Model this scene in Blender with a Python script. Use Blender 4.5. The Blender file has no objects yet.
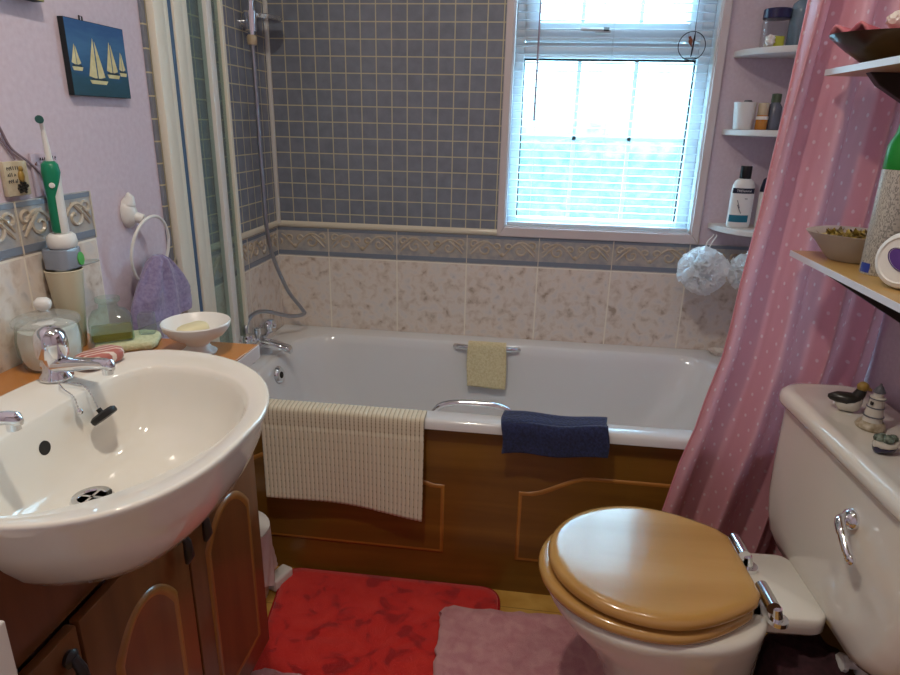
import bpy, bmesh, math, random
from mathutils import Vector, Matrix, noise
random.seed(7)
C = bpy.context.scene.collection
PI = math.pi
# ------------------------------------------------------------------ camera
SC = bpy.context.scene
cam_d = bpy.data.cameras.new('camera')
cam = bpy.data.objects.new('camera', cam_d)
C.objects.link(cam)
def cam_axes(pitch, yaw, roll):
    cy, sy = math.cos(yaw), math.sin(yaw)
    f = Vector((-sy*math.cos(pitch), cy*math.cos(pitch), -math.sin(pitch)))
    rt = Vector((cy, sy, 0)); up = rt.cross(f)
    r = rt*math.cos(roll)+up*math.sin(roll); u = -rt*math.sin(roll)+up*math.cos(roll)
    return r, u, f
r_, u_, f_ = cam_axes(math.radians(18.632), math.radians(7.046), math.radians(1.306))
cam.matrix_world = Matrix(((r_.x, u_.x, -f_.x, .915), (r_.y, u_.y, -f_.y, -2.2158),
                           (r_.z, u_.z, -f_.z, 1.2726), (0, 0, 0, 1)))
cam_d.sensor_width = 36; cam_d.lens = 636.83*36/900; cam_d.clip_start = .02
SC.camera = cam
# ------------------------------------------------------------------ world, lights, exposure
w = bpy.data.worlds.new('overcast_sky'); SC.world = w; w.use_nodes = True
bg = w.node_tree.nodes['Background']
_t = w.node_tree; _tc = _t.nodes.new('ShaderNodeTexCoord'); _sp = _t.nodes.new('ShaderNodeSeparateXYZ')
_nz = _t.nodes.new('ShaderNodeTexNoise'); _nz.inputs['Scale'].default_value = 9; _nz.inputs['Detail'].default_value = 5
_ma = _t.nodes.new('ShaderNodeMath'); _ma.operation = 'MULTIPLY_ADD'; _ma.inputs[1].default_value = .16
_mp = _t.nodes.new('ShaderNodeMapRange'); _mp.inputs['From Min'].default_value = -.25; _mp.inputs['From Max'].default_value = .35
_cr = _t.nodes.new('ShaderNodeValToRGB')
for _k, (_p, _c) in enumerate(((.50, (.17, .40, .43)), (.80, (.33, .58, .60)), (.97, (4.3, 7.3, 9.6)))):
    if _k > 1: _cr.color_ramp.elements.new(.5)
    _e = _cr.color_ramp.elements[_k]; _e.position = _p; _e.color = (*_c, 1)
_t.links.new(_tc.outputs['Generated'], _sp.inputs[0]); _t.links.new(_tc.outputs['Generated'], _nz.inputs['Vector'])
_t.links.new(_nz.outputs['Fac'], _ma.inputs[0]); _t.links.new(_sp.outputs['Z'], _ma.inputs[2])
_t.links.new(_ma.outputs[0], _mp.inputs['Value']); _t.links.new(_mp.outputs[0], _cr.inputs['Fac']); _t.links.new(_cr.outputs['Color'], bg.inputs[0])
bg.inputs[1].default_value = 2.1
def light(name, kind, loc, energy, color, size, rot=(0, 0, 0), sy=None):
    d = bpy.data.lights.new(name, kind); d.energy = energy; d.color = color
    if kind == 'AREA':
        d.size = size
        if sy: d.shape = 'RECTANGLE'; d.size_y = sy
        else: d.shape = 'DISK'
    else: d.shadow_soft_size = size
    o = bpy.data.objects.new(name, d); C.objects.link(o); o.location = loc; o.rotation_euler = rot
    return o
pl = light('window_sky_portal', 'AREA', (1.13, .14, 1.48), 1, (1, 1, 1), .7, (-PI/2, 0, 0), 1.2)
pl.data.cycles.is_portal = True
WARM = (1, .91, .78)
light('ceiling_downlight', 'AREA', (.62, -1.60, 2.285), 7.6, WARM, .09)
light('ceiling_downlight', 'AREA', (1.22, -1.50, 2.285), 1.8, WARM, .09)
light('ceiling_downlight', 'AREA', (.85, -.45, 2.285), 1.0, WARM, .09)
vs = SC.view_settings
vs.view_transform = 'Standard'; vs.look = 'None'; vs.exposure = 0.45; vs.gamma = 1; vs.use_curve_mapping = False

# ------------------------------------------------------------------ materials
def lin(h):
    h = h.lstrip('#'); v = [int(h[i:i+2], 16)/255 for i in (0, 2, 4)]
    return tuple((c/12.92 if c <= .04045 else ((c+.055)/1.055)**2.4) for c in v)+(1,)
class NT:
    def __init__(s, name):
        s.m = bpy.data.materials.new(name); s.m.use_nodes = True; s.t = s.m.node_tree
        s.b = s.t.nodes['Principled BSDF']; s.out = s.t.nodes['Material Output']
    def n(s, typ, **kw):
        nd = s.t.nodes.new(typ)
        for k, v in kw.items():
            if k.startswith('i_'):
                key = k[2:]; key = int(key) if key.isdigit() else key.replace('_', ' ')
                nd.inputs[key].default_value = v
            else: setattr(nd, k, v)
        return nd
    def l(s, a, ao, b, bi): s.t.links.new(a.outputs[ao], b.inputs[bi])
    def ramp(s, stops):
        r = s.n('ShaderNodeValToRGB'); e = r.color_ramp.elements
        while len(e) < len(stops): e.new(.5)
        for el, (p, c) in zip(e, stops): el.position = p; el.color = c
        return r
    def coord(s, scale=(1, 1, 1), kind='Object'):
        tc = s.n('ShaderNodeTexCoord'); mp = s.n('ShaderNodeMapping')
        mp.inputs['Scale'].default_value = scale; s.l(tc, kind, mp, 'Vector'); return mp
    def bump(s, node, out, strength=.3, dist=.002):
        b = s.n('ShaderNodeBump'); b.inputs['Strength'].default_value = strength
        b.inputs['Distance'].default_value = dist
        s.l(node, out, b, 'Height'); s.l(b, 'Normal', s.b, 'Normal'); return b
def plain(name, col, rough=.5, metal=0, coat=0, bump=0, bscale=200, trans=0, ior=1.45, sub=0, sheen=0):
    k = NT(name); b = k.b
    b.inputs['Base Color'].default_value = lin(col) if isinstance(col, str) else col
    b.inputs['Roughness'].default_value = rough; b.inputs['Metallic'].default_value = metal
    b.inputs['Coat Weight'].default_value = coat; b.inputs['Coat Roughness'].default_value = .05
    b.inputs['Transmission Weight'].default_value = trans; b.inputs['IOR'].default_value = ior
    if sheen: b.inputs['Sheen Weight'].default_value = sheen
    if bump:
        c = k.coord(); nz = k.n('ShaderNodeTexNoise', i_Scale=bscale, i_Detail=3.0)
        k.l(c, 0, nz, 'Vector'); k.bump(nz, 'Fac', bump, .002)
    return k.m
def noisy(name, stops, scale=8, detail=4, rough=.6, sc=(1, 1, 1), bump=0, coat=0, dist=0, sheen=0, bscale=None, bdist=.003):
    k = NT(name); c = k.coord(sc)
    nz = k.n('ShaderNodeTexNoise', i_Scale=scale, i_Detail=detail, i_Distortion=dist)
    k.l(c, 0, nz, 'Vector'); r = k.ramp([(p, lin(h)) for p, h in stops]); k.l(nz, 'Fac', r, 'Fac')
    k.l(r, 'Color', k.b, 'Base Color'); k.b.inputs['Roughness'].default_value = rough
    k.b.inputs['Coat Weight'].default_value = coat; k.b.inputs['Coat Roughness'].default_value = .08
    if sheen: k.b.inputs['Sheen Weight'].default_value = sheen
    if bump:
        src = nz
        if bscale:
            src = k.n('ShaderNodeTexNoise', i_Scale=bscale, i_Detail=3.0); k.l(c, 0, src, 'Vector')
        k.bump(src, 'Fac', bump, bdist)
    return k.m
def wood(name, stops, along='y', scale=14, stretch=.06, rough=.35, coat=.2):
    sc = {'x': (stretch, 1, 1), 'y': (1, stretch, 1), 'z': (1, 1, stretch)}[along]
    return noisy(name, stops, scale, 6, rough, sc, .05, coat, .6)
def clear(name, tint, fac=.88, rough=.03):
    k = NT(name); tr = k.n('ShaderNodeBsdfTransparent'); tr.inputs[0].default_value = tint
    gl = k.n('ShaderNodeBsdfGlossy'); gl.inputs['Roughness'].default_value = rough
    lw = k.n('ShaderNodeLayerWeight'); lw.inputs[0].default_value = .5
    pw = k.n('ShaderNodeMath', operation='POWER'); pw.inputs[1].default_value = 4.0; k.l(lw, 'Facing', pw, 0)
    fr = k.n('ShaderNodeMath', operation='MULTIPLY_ADD'); fr.inputs[1].default_value = .55; fr.inputs[2].default_value = .035; k.l(pw, 0, fr, 0)
    mx = k.n('ShaderNodeMixShader'); k.l(fr, 0, mx, 0); k.l(tr, 0, mx, 1); k.l(gl, 0, mx, 2)
    df = k.n('ShaderNodeBsdfDiffuse'); df.inputs[0].default_value = tint
    m2 = k.n('ShaderNodeMixShader'); m2.inputs[0].default_value = 1-fac
    k.l(mx, 0, m2, 1); k.l(df, 0, m2, 2); k.l(m2, 0, k.out, 'Surface'); return k.m
def grid_tile(name, axis, org, size, mortar, stops, mort, nscale, rough, bump=.5, distort=0):
    """square or oblong wall tiles with grout lines, laid from a fixed corner"""
    k = NT(name); tc = k.n('ShaderNodeTexCoord'); sp = k.n('ShaderNodeSeparateXYZ'); k.l(tc, 'Object', sp, 0)
    cb = k.n('ShaderNodeCombineXYZ')
    for i, (a, o) in enumerate(zip(axis, org)):
        m = k.n('ShaderNodeMath', operation='SUBTRACT'); m.inputs[1].default_value = o
        k.l(sp, a, m, 0); k.l(m, 0, cb, i)
    br = k.n('ShaderNodeTexBrick', offset=0.0, squash=1.0)
    br.inputs['Scale'].default_value = 1; br.inputs['Mortar Size'].default_value = mortar
    br.inputs['Mortar Smooth'].default_value = .1
    br.inputs['Brick Width'].default_value = size[0]; br.inputs['Row Height'].default_value = size[1]
    k.l(cb, 0, br, 'Vector')
    nz = k.n('ShaderNodeTexNoise', i_Scale=nscale, i_Detail=5.0, i_Distortion=distort); k.l(tc, 'Object', nz, 'Vector')
    r = k.ramp([(p, lin(h)) for p, h in stops]); k.l(nz, 'Fac', r, 'Fac')
    k.l(r, 'Color', br, 'Color1'); k.l(r, 'Color', br, 'Color2'); br.inputs['Mortar'].default_value = lin(mort)
    k.l(br, 'Color', k.b, 'Base Color'); k.b.inputs['Roughness'].default_value = rough
    iv = k.n('ShaderNodeMath', operation='SUBTRACT'); iv.inputs[0].default_value = 1; k.l(br, 'Fac', iv, 1)
    k.bump(iv, 0, bump, .0015); return k.m

MAT = {}
MAT['pink_wall'] = noisy('pink_wallpaper', [(.3, '#cdbdc8'), (.7, '#d5c7d1')], 90, 3, .8, bump=.12)
MAT['ceiling'] = plain('ceiling_paint', '#e8e4dc', .9)
MAT['white_paint'] = plain('white_gloss_paint', '#d9d6d2', .35)
MAT['upvc'] = plain('white_plastic_frame', '#e6ecf0', .3)
MAT['architrave'] = plain('cream_architrave', '#cfc4c4', .45)
MOS = [(.3, '#747a86'), (.7, '#818793')]
MAT['mosaic_x'] = grid_tile('mosaic_tiles_back', 'XZ', (.018, .957), (.0515, .0515), .0019, MOS, '#c2ba9e', 30, .22)
MAT['mosaic_y'] = grid_tile('mosaic_tiles_left', 'YZ', (-.029, .957), (.0515, .0515), .0019, MOS, '#c2ba9e', 30, .22)
MARB = [(.27, '#ad9c8c'), (.38, '#d3c4b6'), (.52, '#e2d7cc'), (.66, '#dad3cd'), (.80, '#c2bebb')]
MAT['dado_x'] = grid_tile('marbled_tiles_back', 'XZ', (-.057, .465), (.2505, .335), .0026, MARB, '#efe7d8', 34, .2, .4, .3)
MAT['dado_y'] = grid_tile('marbled_tiles_left', 'YZ', (-.021, .465), (.2505, .335), .0026, MARB, '#efe7d8', 34, .2, .4, .3)
MAT['dado_sink'] = grid_tile('marbled_tiles_basin', 'YZ', (-.985, .775), (.2005, .2505), .0022, MARB, '#efe7d8', 34, .2, .4, .3)
MAT['border'] = noisy('border_tile_ground', [(.35, '#98989c'), (.6, '#b3ada6')], 40, 3, .3)
MAT['relief'] = noisy('border_relief_glaze', [(.35, '#b7a892'), (.65, '#c6baaa')], 50, 2, .22)
MAT['blue_band'] = plain('slate_blue_glaze', '#7d8694', .25)
MAT['cream_glaze'] = plain('cream_glazed_moulding', '#d6cdb9', .22, coat=.4)
MAT['grout'] = plain('pale_grout', '#cfc6b6', .8)
MAT['acrylic'] = plain('white_bath_acrylic', '#dedede', .12, coat=.5)
MAT['ceramic'] = plain('white_vitreous_china', '#e4e0d6', .08, coat=.6)
MAT['chrome'] = plain('polished_chrome', (.78, .80, .83, 1), .07, 1)
MAT['dark_hole'] = plain('dark_opening', '#15120f', .6)
MAT['black_rubber'] = plain('black_rubber', '#161616', .5)
MAT['oak'] = wood('stained_oak_upright', [(.3, '#5c3619'), (.55, '#714424'), (.75, '#7e4f2a')], 'z', 16, .07, .32)
MAT['oak_x'] = wood('stained_oak_level', [(.3, '#6c4816'), (.55, '#7f581e'), (.75, '#8c6424')], 'x', 16, .07, .32)
MAT['oak_edge'] = wood('stained_oak_bead_highlight', [(.3, '#9a6426'), (.7, '#b57c34')], 'x', 16, .07, .3)  # paler than the panel: highlight along the mouldings painted into the bead colour
MAT['worktop'] = wood('beech_worktop', [(.3, '#a8682e'), (.7, '#be7f40')], 'y', 14, .08, .3)
MAT['edge_strip'] = plain('pale_worktop_edging', '#cfc4c0', .3)
MAT['pine'] = wood('lacquered_pine', [(.25, '#a87a3c'), (.5, '#be9050'), (.8, '#c89c5c')], 'x', 10, .07, .2, .6)
MAT['shelf_wood'] = wood('pine_shelf', [(.3, '#ac8448'), (.7, '#be985a')], 'y', 14, .06, .35)
MAT['shelf_edge'] = plain('white_shelf_edge', '#d9dbe4', .3)
MAT['black_iron'] = plain('dark_bracket_paint', '#2a2220', .4)
MAT['dark_wood'] = wood('dark_stained_wood', [(.3, '#22140d'), (.7, '#38241a')], 'x', 20, .1, .3)
MAT['floor'] = grid_tile('pale_wood_floor', 'XY', (0, 0), (.42, .085), .0012, [(.3, '#b98a3a'), (.7, '#d3a757')], '#8f6a2c', 14, .4, .2, .5)
MAT['dull_metal'] = plain('dull_waste_metal', '#4c4a44', .4, .8)  # even dull grey metal for the basin waste and bracket screws
MAT['screen_frame'] = plain('cream_aluminium_profile', '#e6e0ce', .35)
MAT['screen_white'] = plain('white_aluminium_profile', '#e2e0da', .3)
MAT['blue_seal'] = plain('blue_rubber_seal', '#4a6585', .5)
MAT['glass'] = clear('clear_glass', (.86, .92, .90, 1), .97)
MAT['screen_glass'] = clear('screen_glass', (.80, .88, .86, 1), .94)
MAT['blind'] = plain('white_blind_slat', '#dfe9f2', .4)
MAT['cord'] = plain('pale_cord', '#cfd3d6', .7)
MAT['wand'] = plain('pinkish_plastic_wand', '#a89aa4', .3)
MAT['wire'] = plain('dark_wire', '#2c3440', .4, .6)
MAT['brown'] = plain('brown_painted_bird', '#8a4f38', .6)
MAT['lilac'] = noisy('lilac_terry', [(.3, '#7f7396'), (.7, '#988cae')], 120, 2, .95, bump=.6, sheen=.3)
MAT['navy'] = noisy('navy_terry', [(.3, '#171d38'), (.7, '#27305a')], 160, 2, .95, bump=.7, sheen=.2)
MAT['yellow'] = noisy('yellow_terry', [(.3, '#d0c294'), (.7, '#e4dab4')], 160, 2, .95, bump=.7, sheen=.2)
MAT['palegreen'] = noisy('pale_green_terry', [(.3, '#bcc095'), (.7, '#d6d6b4')], 160, 2, .95, bump=.7)
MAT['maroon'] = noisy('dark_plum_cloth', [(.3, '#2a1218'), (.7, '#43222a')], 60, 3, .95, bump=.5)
def rug(name, stops, patch, sheen):
    k = NT(name); c = k.coord()
    a = k.n('ShaderNodeTexNoise', i_Scale=patch, i_Detail=2.0, i_Distortion=.6); k.l(c, 0, a, 'Vector')
    r = k.ramp([(p, lin(h)) for p, h in stops]); k.l(a, 'Fac', r, 'Fac'); k.l(r, 'Color', k.b, 'Base Color')
    k.b.inputs['Roughness'].default_value = .95; k.b.inputs['Sheen Weight'].default_value = sheen
    f = k.n('ShaderNodeTexNoise', i_Scale=420.0, i_Detail=2.0); k.l(c, 0, f, 'Vector'); k.bump(f, 'Fac', .6, .004)
    return k.m
MAT['red_pile'] = rug('red_plush_pile', [(.38, '#a50a0c'), (.46, '#cc1d16'), (.7, '#d62c20')], 16, .25)
MAT['red_edge'] = plain('dark_red_binding', '#a00a10', .9)
MAT['pink_pile'] = rug('pink_tufted_pile', [(.3, '#bf7f86'), (.7, '#d29c9e')], 30, .3)
MAT['white_plastic'] = plain('white_plastic', '#e3e2de', .3)
MAT['cream_plastic'] = plain('cream_plastic', '#d8cfb4', .35)
MAT['grey_plastic'] = plain('translucent_grey_plastic', '#8b93a0', .15, coat=.4)
MAT['grey_lip'] = plain('grey_plastic_lip', '#9a9c98', .25)
MAT['green_plastic'] = plain('green_plastic', '#0f7f5c', .35)
MAT['green_badge'] = plain('bright_green_badge', '#4fae4a', .4)
MAT['green_cap'] = plain('green_cap', '#1f8f34', .3)
MAT['bristle'] = plain('dark_teal_bristles', '#22504c', .7)
MAT['soap'] = plain('pale_cream_soap', '#ded6ae', .4)
MAT['cotton'] = plain('white_cotton', '#f6f5f3', .95, bump=.5, bscale=60)
MAT['oil'] = plain('yellow_green_oil', '#a39a12', .05, trans=.55, coat=.5)
MAT['bag'] = clear('pinkish_bin_liner', (.86, .76, .76, 1), .35, .25)
MAT['navy_plastic'] = plain('navy_lid', '#242048', .3)
MAT['teal'] = plain('teal_print', '#1c6e86', .4)
MAT['navy_print'] = plain('dark_print', '#1b2138', .4)
MAT['black_plastic'] = plain('black_plastic', '#121214', .3)
MAT['amber'] = plain('amber_contents', '#b5762a', .15, coat=.5)
MAT['beige'] = plain('beige_lid', '#b9a68a', .4)
MAT['shell'] = noisy('shell_cream', [(.3, '#d6c9bc'), (.7, '#efe8e0')], 60, 3, .4)
MAT['lime'] = plain('yellow_green_soap', '#b2b53a', .5)
MAT['frost'] = clear('frosted_glass', (.74, .70, .66, 1), .45, .2)
MAT['rosecloth'] = noisy('rose_petal_pink', [(.3, '#a9485a'), (.7, '#cf8088')], 40, 3, .9, bump=.3)
MAT['purple_foil'] = plain('violet_label', '#6a4a9a', .15, .4)
MAT['navy_hull'] = plain('navy_glaze', '#2a2648', .2, coat=.5)
MAT['moss'] = noisy('dark_green_glaze', [(.35, '#2c3a30'), (.65, '#8a9a8c')], 120, 2, .3)
MAT['stone'] = noisy('painted_rock', [(.3, '#8a7a5c'), (.7, '#c7bda8')], 80, 3, .5)
MAT['grey_glaze'] = plain('grey_glaze', '#5d6068', .3)
MAT['white_glaze'] = plain('white_glaze', '#d6d2c6', .25, coat=.4)
MAT['black_glaze'] = plain('black_glaze', '#2a2a26', .3)
MAT['tan_glaze'] = plain('tan_glaze', '#a08240', .35)
def curtain_mat():
    k = NT('pink_spotted_curtain'); uv = k.n('ShaderNodeUVMap')
    mp = k.n('ShaderNodeMapping'); mp.inputs['Rotation'].default_value = (0, 0, PI/4); k.l(uv, 0, mp, 'Vector')
    v = k.n('ShaderNodeTexVoronoi', voronoi_dimensions='2D', feature='F1', i_Scale=26.0, i_Randomness=0.0); k.l(mp, 0, v, 'Vector')
    r = k.ramp([(.075, lin('#f0d6d8')), (.13, lin('#e0a2aa'))]); k.l(v, 'Distance', r, 'Fac')
    df = k.n('ShaderNodeBsdfDiffuse'); k.l(r, 0, df, 0)
    tl = k.n('ShaderNodeBsdfTranslucent'); k.l(r, 0, tl, 0)
    gl = k.n('ShaderNodeBsdfGlossy'); gl.inputs['Roughness'].default_value = .38; gl.inputs[0].default_value = (.9, .85, .9, 1)
    a = k.n('ShaderNodeMixShader'); a.inputs[0].default_value = .34; k.l(df, 0, a, 1); k.l(tl, 0, a, 2)
    b = k.n('ShaderNodeMixShader'); b.inputs[0].default_value = .14; k.l(a, 0, b, 1); k.l(gl, 0, b, 2)
    k.l(b, 0, k.out, 'Surface'); return k.m
MAT['curtain'] = curtain_mat()
def rib_mat():
    k = NT('cream_ribbed_fabric'); uv = k.n('ShaderNodeUVMap')
    v = k.n('ShaderNodeTexVoronoi', voronoi_dimensions='2D', feature='F1', i_Scale=85.2, i_Randomness=0.0); k.l(uv, 0, v, 'Vector')
    r = k.ramp([(.10, lin('#a89c82')), (.2, lin('#e2d9c2'))]); k.l(v, 'Distance', r, 'Fac')
    sp = k.n('ShaderNodeSeparateXYZ'); k.l(uv, 0, sp, 0)
    m = k.n('ShaderNodeMath', operation='MULTIPLY'); m.inputs[1].default_value = PI*38/.446; k.l(sp, 0, m, 0)
    sn = k.n('ShaderNodeMath', operation='SINE'); k.l(m, 0, sn, 0); ab_ = k.n('ShaderNodeMath', operation='ABSOLUTE'); k.l(sn, 0, ab_, 0)
    r2 = k.ramp([(.10, lin('#bdb29a')), (.5, (1, 1, 1, 1))]); k.l(ab_, 0, r2, 'Fac')
    mx = k.n('ShaderNodeMix', data_type='RGBA', blend_type='MULTIPLY'); mx.inputs[0].default_value = 1
    k.l(r, 0, mx, 6); k.l(r2, 0, mx, 7)
    k.t.links.new(mx.outputs[2], k.b.inputs['Base Color']); k.b.inputs['Roughness'].default_value = .9; return k.m
MAT['rib'] = rib_mat()
def pane_mat():
    k = NT('obscured_window_glass'); c = k.coord((1, 1, 1))
    nz = k.n('ShaderNodeTexNoise', i_Scale=24.0, i_Detail=6.0, i_Distortion=.4); k.l(c, 0, nz, 'Vector')
    r = k.ramp([(.36, (.78, .82, .80, 1)), (.62, (1, 1, 1, 1))]); k.l(nz, 'Fac', r, 'Fac')
    tr = k.n('ShaderNodeBsdfTransparent'); k.l(r, 0, tr, 0)
    tl = k.n('ShaderNodeBsdfTranslucent'); tl.inputs[0].default_value = (.9, .95, 1, 1)
    gl = k.n('ShaderNodeBsdfGlossy'); gl.inputs['Roughness'].default_value = .1
    a = k.n('ShaderNodeMixShader'); a.inputs[0].default_value = .025; k.l(tr, 0, a, 1); k.l(tl, 0, a, 2)
    b = k.n('ShaderNodeMixShader'); b.inputs[0].default_value = .05; k.l(a, 0, b, 1); k.l(gl, 0, b, 2)
    k.l(b, 0, k.out, 'Surface'); return k.m
MAT['pane'] = pane_mat()
def can_mat():
    k = NT('printed_can_label'); c = k.coord((1, 1, 1)); sp = k.n('ShaderNodeSeparateXYZ'); k.l(c, 0, sp, 0)
    cb = k.n('ShaderNodeCombineXYZ'); m = k.n('ShaderNodeMath', operation='MULTIPLY'); m.inputs[1].default_value = 380
    k.l(sp, 'Z', m, 0); fl = k.n('ShaderNodeMath', operation='FLOOR'); k.l(m, 0, fl, 0)
    k.l(fl, 0, cb, 2); m2 = k.n('ShaderNodeMath', operation='MULTIPLY'); m2.inputs[1].default_value = 420
    k.l(sp, 'Y', m2, 0); k.l(m2, 0, cb, 1)
    nz = k.n('ShaderNodeTexNoise', i_Scale=1.7, i_Detail=1.0); k.l(cb, 0, nz, 'Vector')
    r = k.ramp([(.44, lin('#8a8782')), (.52, lin('#bdb9b0'))]); k.l(nz, 'Fac', r, 'Fac'); k.l(r, 0, k.b, 'Base Color')
    k.b.inputs['Roughness'].default_value = .35; return k.m
MAT['can_label'] = can_mat()
def sea_mat():
    k = NT('painted_sea_and_sky'); c = k.coord((1, 1, 1)); sp = k.n('ShaderNodeSeparateXYZ'); k.l(c, 0, sp, 0)
    nz = k.n('ShaderNodeTexNoise', i_Scale=28.0, i_Detail=5.0); k.l(k.coord((1, 1, 4)), 0, nz, 'Vector')
    m = k.n('ShaderNodeMath', operation='MULTIPLY_ADD'); m.inputs[1].default_value = .05; k.l(nz, 'Fac', m, 0); k.l(sp, 'Z', m, 2)
    r = k.ramp([(0, lin('#16333c')), (.03, lin('#1c4350')), (.062, lin('#1d4a5e')), (.075, lin('#1f4f78')), (.12, lin('#3c6a94')), (.16, lin('#2a5488'))])
    k.l(m, 0, r, 'Fac'); k.l(r, 0, k.b, 'Base Color'); k.b.inputs['Roughness'].default_value = .6; return k.m
MAT['sea'] = sea_mat()
MAT['canvas_side'] = plain('dark_canvas_side', '#1a2024', .7)
MAT['sail'] = noisy('cream_paint', [(.3, '#c9bd86'), (.7, '#e0d6a6')], 60, 3, .7)
MAT['paint_dark'] = plain('dark_blue_paint', '#22343e', .7)
MAT['yellowgreen_art'] = noisy('painted_meadow', [(.3, '#7f8a52'), (.5, '#b0a878'), (.7, '#8a9aa0')], 20, 4, .7)
MAT['plaque'] = noisy('weathered_cream_plaque', [(.3, '#b3a58c'), (.7, '#cdc1a6')], 60, 3, .8)

# ------------------------------------------------------------------ mesh helpers
ORG = {}
def org_of(o):
    while o.parent: o = o.parent
    return Vector(ORG.get(o.name, o.location))
def empty(name, loc, label, cat, group=None):
    o = bpy.data.objects.new(name, None); C.objects.link(o); o.location = loc; o.empty_display_size = .03
    ORG[o.name] = Vector(loc); tag(o, label, cat, group); return o
def tag(o, label=None, cat=None, group=None, kind=None):
    if label: o['label'] = label
    if cat: o['category'] = cat
    if group: o['group'] = group
    if kind: o['kind'] = kind
    return o
class B:
    def __init__(s): s.bm = bmesh.new()
    def box(s, x0, x1, y0, y1, z0, z1, bev=0, seg=2):
        r = bmesh.ops.create_cube(s.bm, size=1)
        vs_ = r['verts']
        for v in vs_:
            v.co = Vector(((x0+x1)/2+v.co.x*(x1-x0), (y0+y1)/2+v.co.y*(y1-y0), (z0+z1)/2+v.co.z*(z1-z0)))
        if bev:
            es = list({e for v in vs_ for e in v.link_edges})
            bmesh.ops.bevel(s.bm, geom=es, offset=bev, segments=seg, profile=.5, affect='EDGES')
        return s
    def loft(s, rings, cap0=True, cap1=True, close=True):
        bm = s.bm; R_ = [[bm.verts.new(p) for p in r] for r in rings]; n = len(R_[0])
        for a, b in zip(R_, R_[1:]):
            for i in range(n if close else n-1):
                j = (i+1) % n
                try: bm.faces.new((a[i], a[j], b[j], b[i]))
                except ValueError: pass
        if cap0 and close: bm.faces.new(R_[0][::-1])
        if cap1 and close: bm.faces.new(R_[-1])
        return s
    def lathe(s, prof, c=(0, 0, 0), seg=32, axis=None, sx=1, sy=1, cap=True):
        c = Vector(c)
        if axis is None: q = Matrix.Identity(3)
        else: q = Vector((0, 0, 1)).rotation_difference(Vector(axis).normalized()).to_matrix()
        rings = []
        for r, z in prof:
            r = max(r, 1e-5)
            rings.append([c+q@Vector((r*sx*math.cos(2*PI*i/seg), r*sy*math.sin(2*PI*i/seg), z)) for i in range(seg)])
        return s.loft(rings, cap, cap)
    def tube(s, pts, rad, seg=10, closed=False, cap=True):
        pts = [Vector(p) for p in pts]; n = len(pts)
        rad = rad if hasattr(rad, '__len__') else [rad]*n
        rings = []; prev = None
        for i, p in enumerate(pts):
            if closed: t = pts[(i+1) % n]-pts[i-1]
            else: t = pts[min(i+1, n-1)]-pts[max(i-1, 0)]
            t.normalize()
            if prev is None:
                a = Vector((0, 0, 1)) if abs(t.z) < .9 else Vector((1, 0, 0))
                u = t.cross(a).normalized()
            else:
                u = (prev-t*prev.dot(t)).normalized()
            prev = u; v = t.cross(u)
            rings.append([p+(u*math.cos(2*PI*k/seg)+v*math.sin(2*PI*k/seg))*rad[i] for k in range(seg)])
        if closed: rings.append(rings[0]); return s.loft(rings, False, False)
        return s.loft(rings, cap, cap)
    def prism(s, poly, lo, hi, axis='z'):
        f = {'z': lambda a, b, h: (a, b, h), 'x': lambda a, b, h: (h, a, b), 'y': lambda a, b, h: (a, h, b)}[axis]
        return s.loft([[f(a, b, lo) for a, b in poly], [f(a, b, hi) for a, b in poly]])
    def grid(s, fn, nu, nv, uv=None):
        bm = s.bm; V = [[bm.verts.new(fn(i/nu, j/nv)) for i in range(nu+1)] for j in range(nv+1)]
        lay = bm.loops.layers.uv.verify() if uv else None
        for j in range(nv):
            for i in range(nu):
                f = bm.faces.new((V[j][i], V[j][i+1], V[j+1][i+1], V[j+1][i]))
                if uv:
                    for lp, (a, b) in zip(f.loops, ((i, j), (i+1, j), (i+1, j+1), (i, j+1))):
                        lp[lay].uv = uv(a/nu, b/nv)
        return s
    def ball(s, c, r, sc=(1, 1, 1), sub=3, fn=None):
        g = bmesh.ops.create_icosphere(s.bm, subdivisions=sub, radius=1)
        for v in g['verts']:
            k = fn(v.co) if fn else 1
            v.co = Vector((c[0]+v.co.x*r*sc[0]*k, c[1]+v.co.y*r*sc[1]*k, c[2]+v.co.z*r*sc[2]*k))
        return s
    def build(s, name, mat, parent=None, origin=None, smooth=True, angle=40, bevel=0, solid=0, subsurf=0):
        me = bpy.data.meshes.new(name)
        bmesh.ops.recalc_face_normals(s.bm, faces=s.bm.faces)
        o0 = org_of(parent) if parent else Vector(origin or (0, 0, 0))
        for v in s.bm.verts: v.co -= o0
        s.bm.to_mesh(me); s.bm.free()
        me.materials.append(MAT[mat] if isinstance(mat, str) else mat)
        if smooth:
            me.polygons.foreach_set('use_smooth', [True]*len(me.polygons))
            me.set_sharp_from_angle(angle=math.radians(angle))
        o = bpy.data.objects.new(name, me); C.objects.link(o)
        if parent: o.parent = parent
        else: o.location = o0; ORG[o.name] = o0
        if solid:
            m = o.modifiers.new('thickness', 'SOLIDIFY'); m.thickness = solid; m.offset = 0
        if bevel:
            m = o.modifiers.new('bevel', 'BEVEL'); m.width = bevel; m.segments = 2; m.limit_method = 'ANGLE'
        if subsurf:
            m = o.modifiers.new('sub', 'SUBSURF'); m.levels = subsurf; m.render_levels = subsurf
        return o
def rrect(x0, x1, y0, y1, r, z, n=6):
    pts = []
    for cx, cy, a0 in ((x1-r, y1-r, 0), (x0+r, y1-r, PI/2), (x0+r, y0+r, PI), (x1-r, y0+r, 3*PI/2)):
        for i in range(n+1):
            a = a0+PI/2*i/n; pts.append((cx+r*math.cos(a), cy+r*math.sin(a), z))
    return pts
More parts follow.
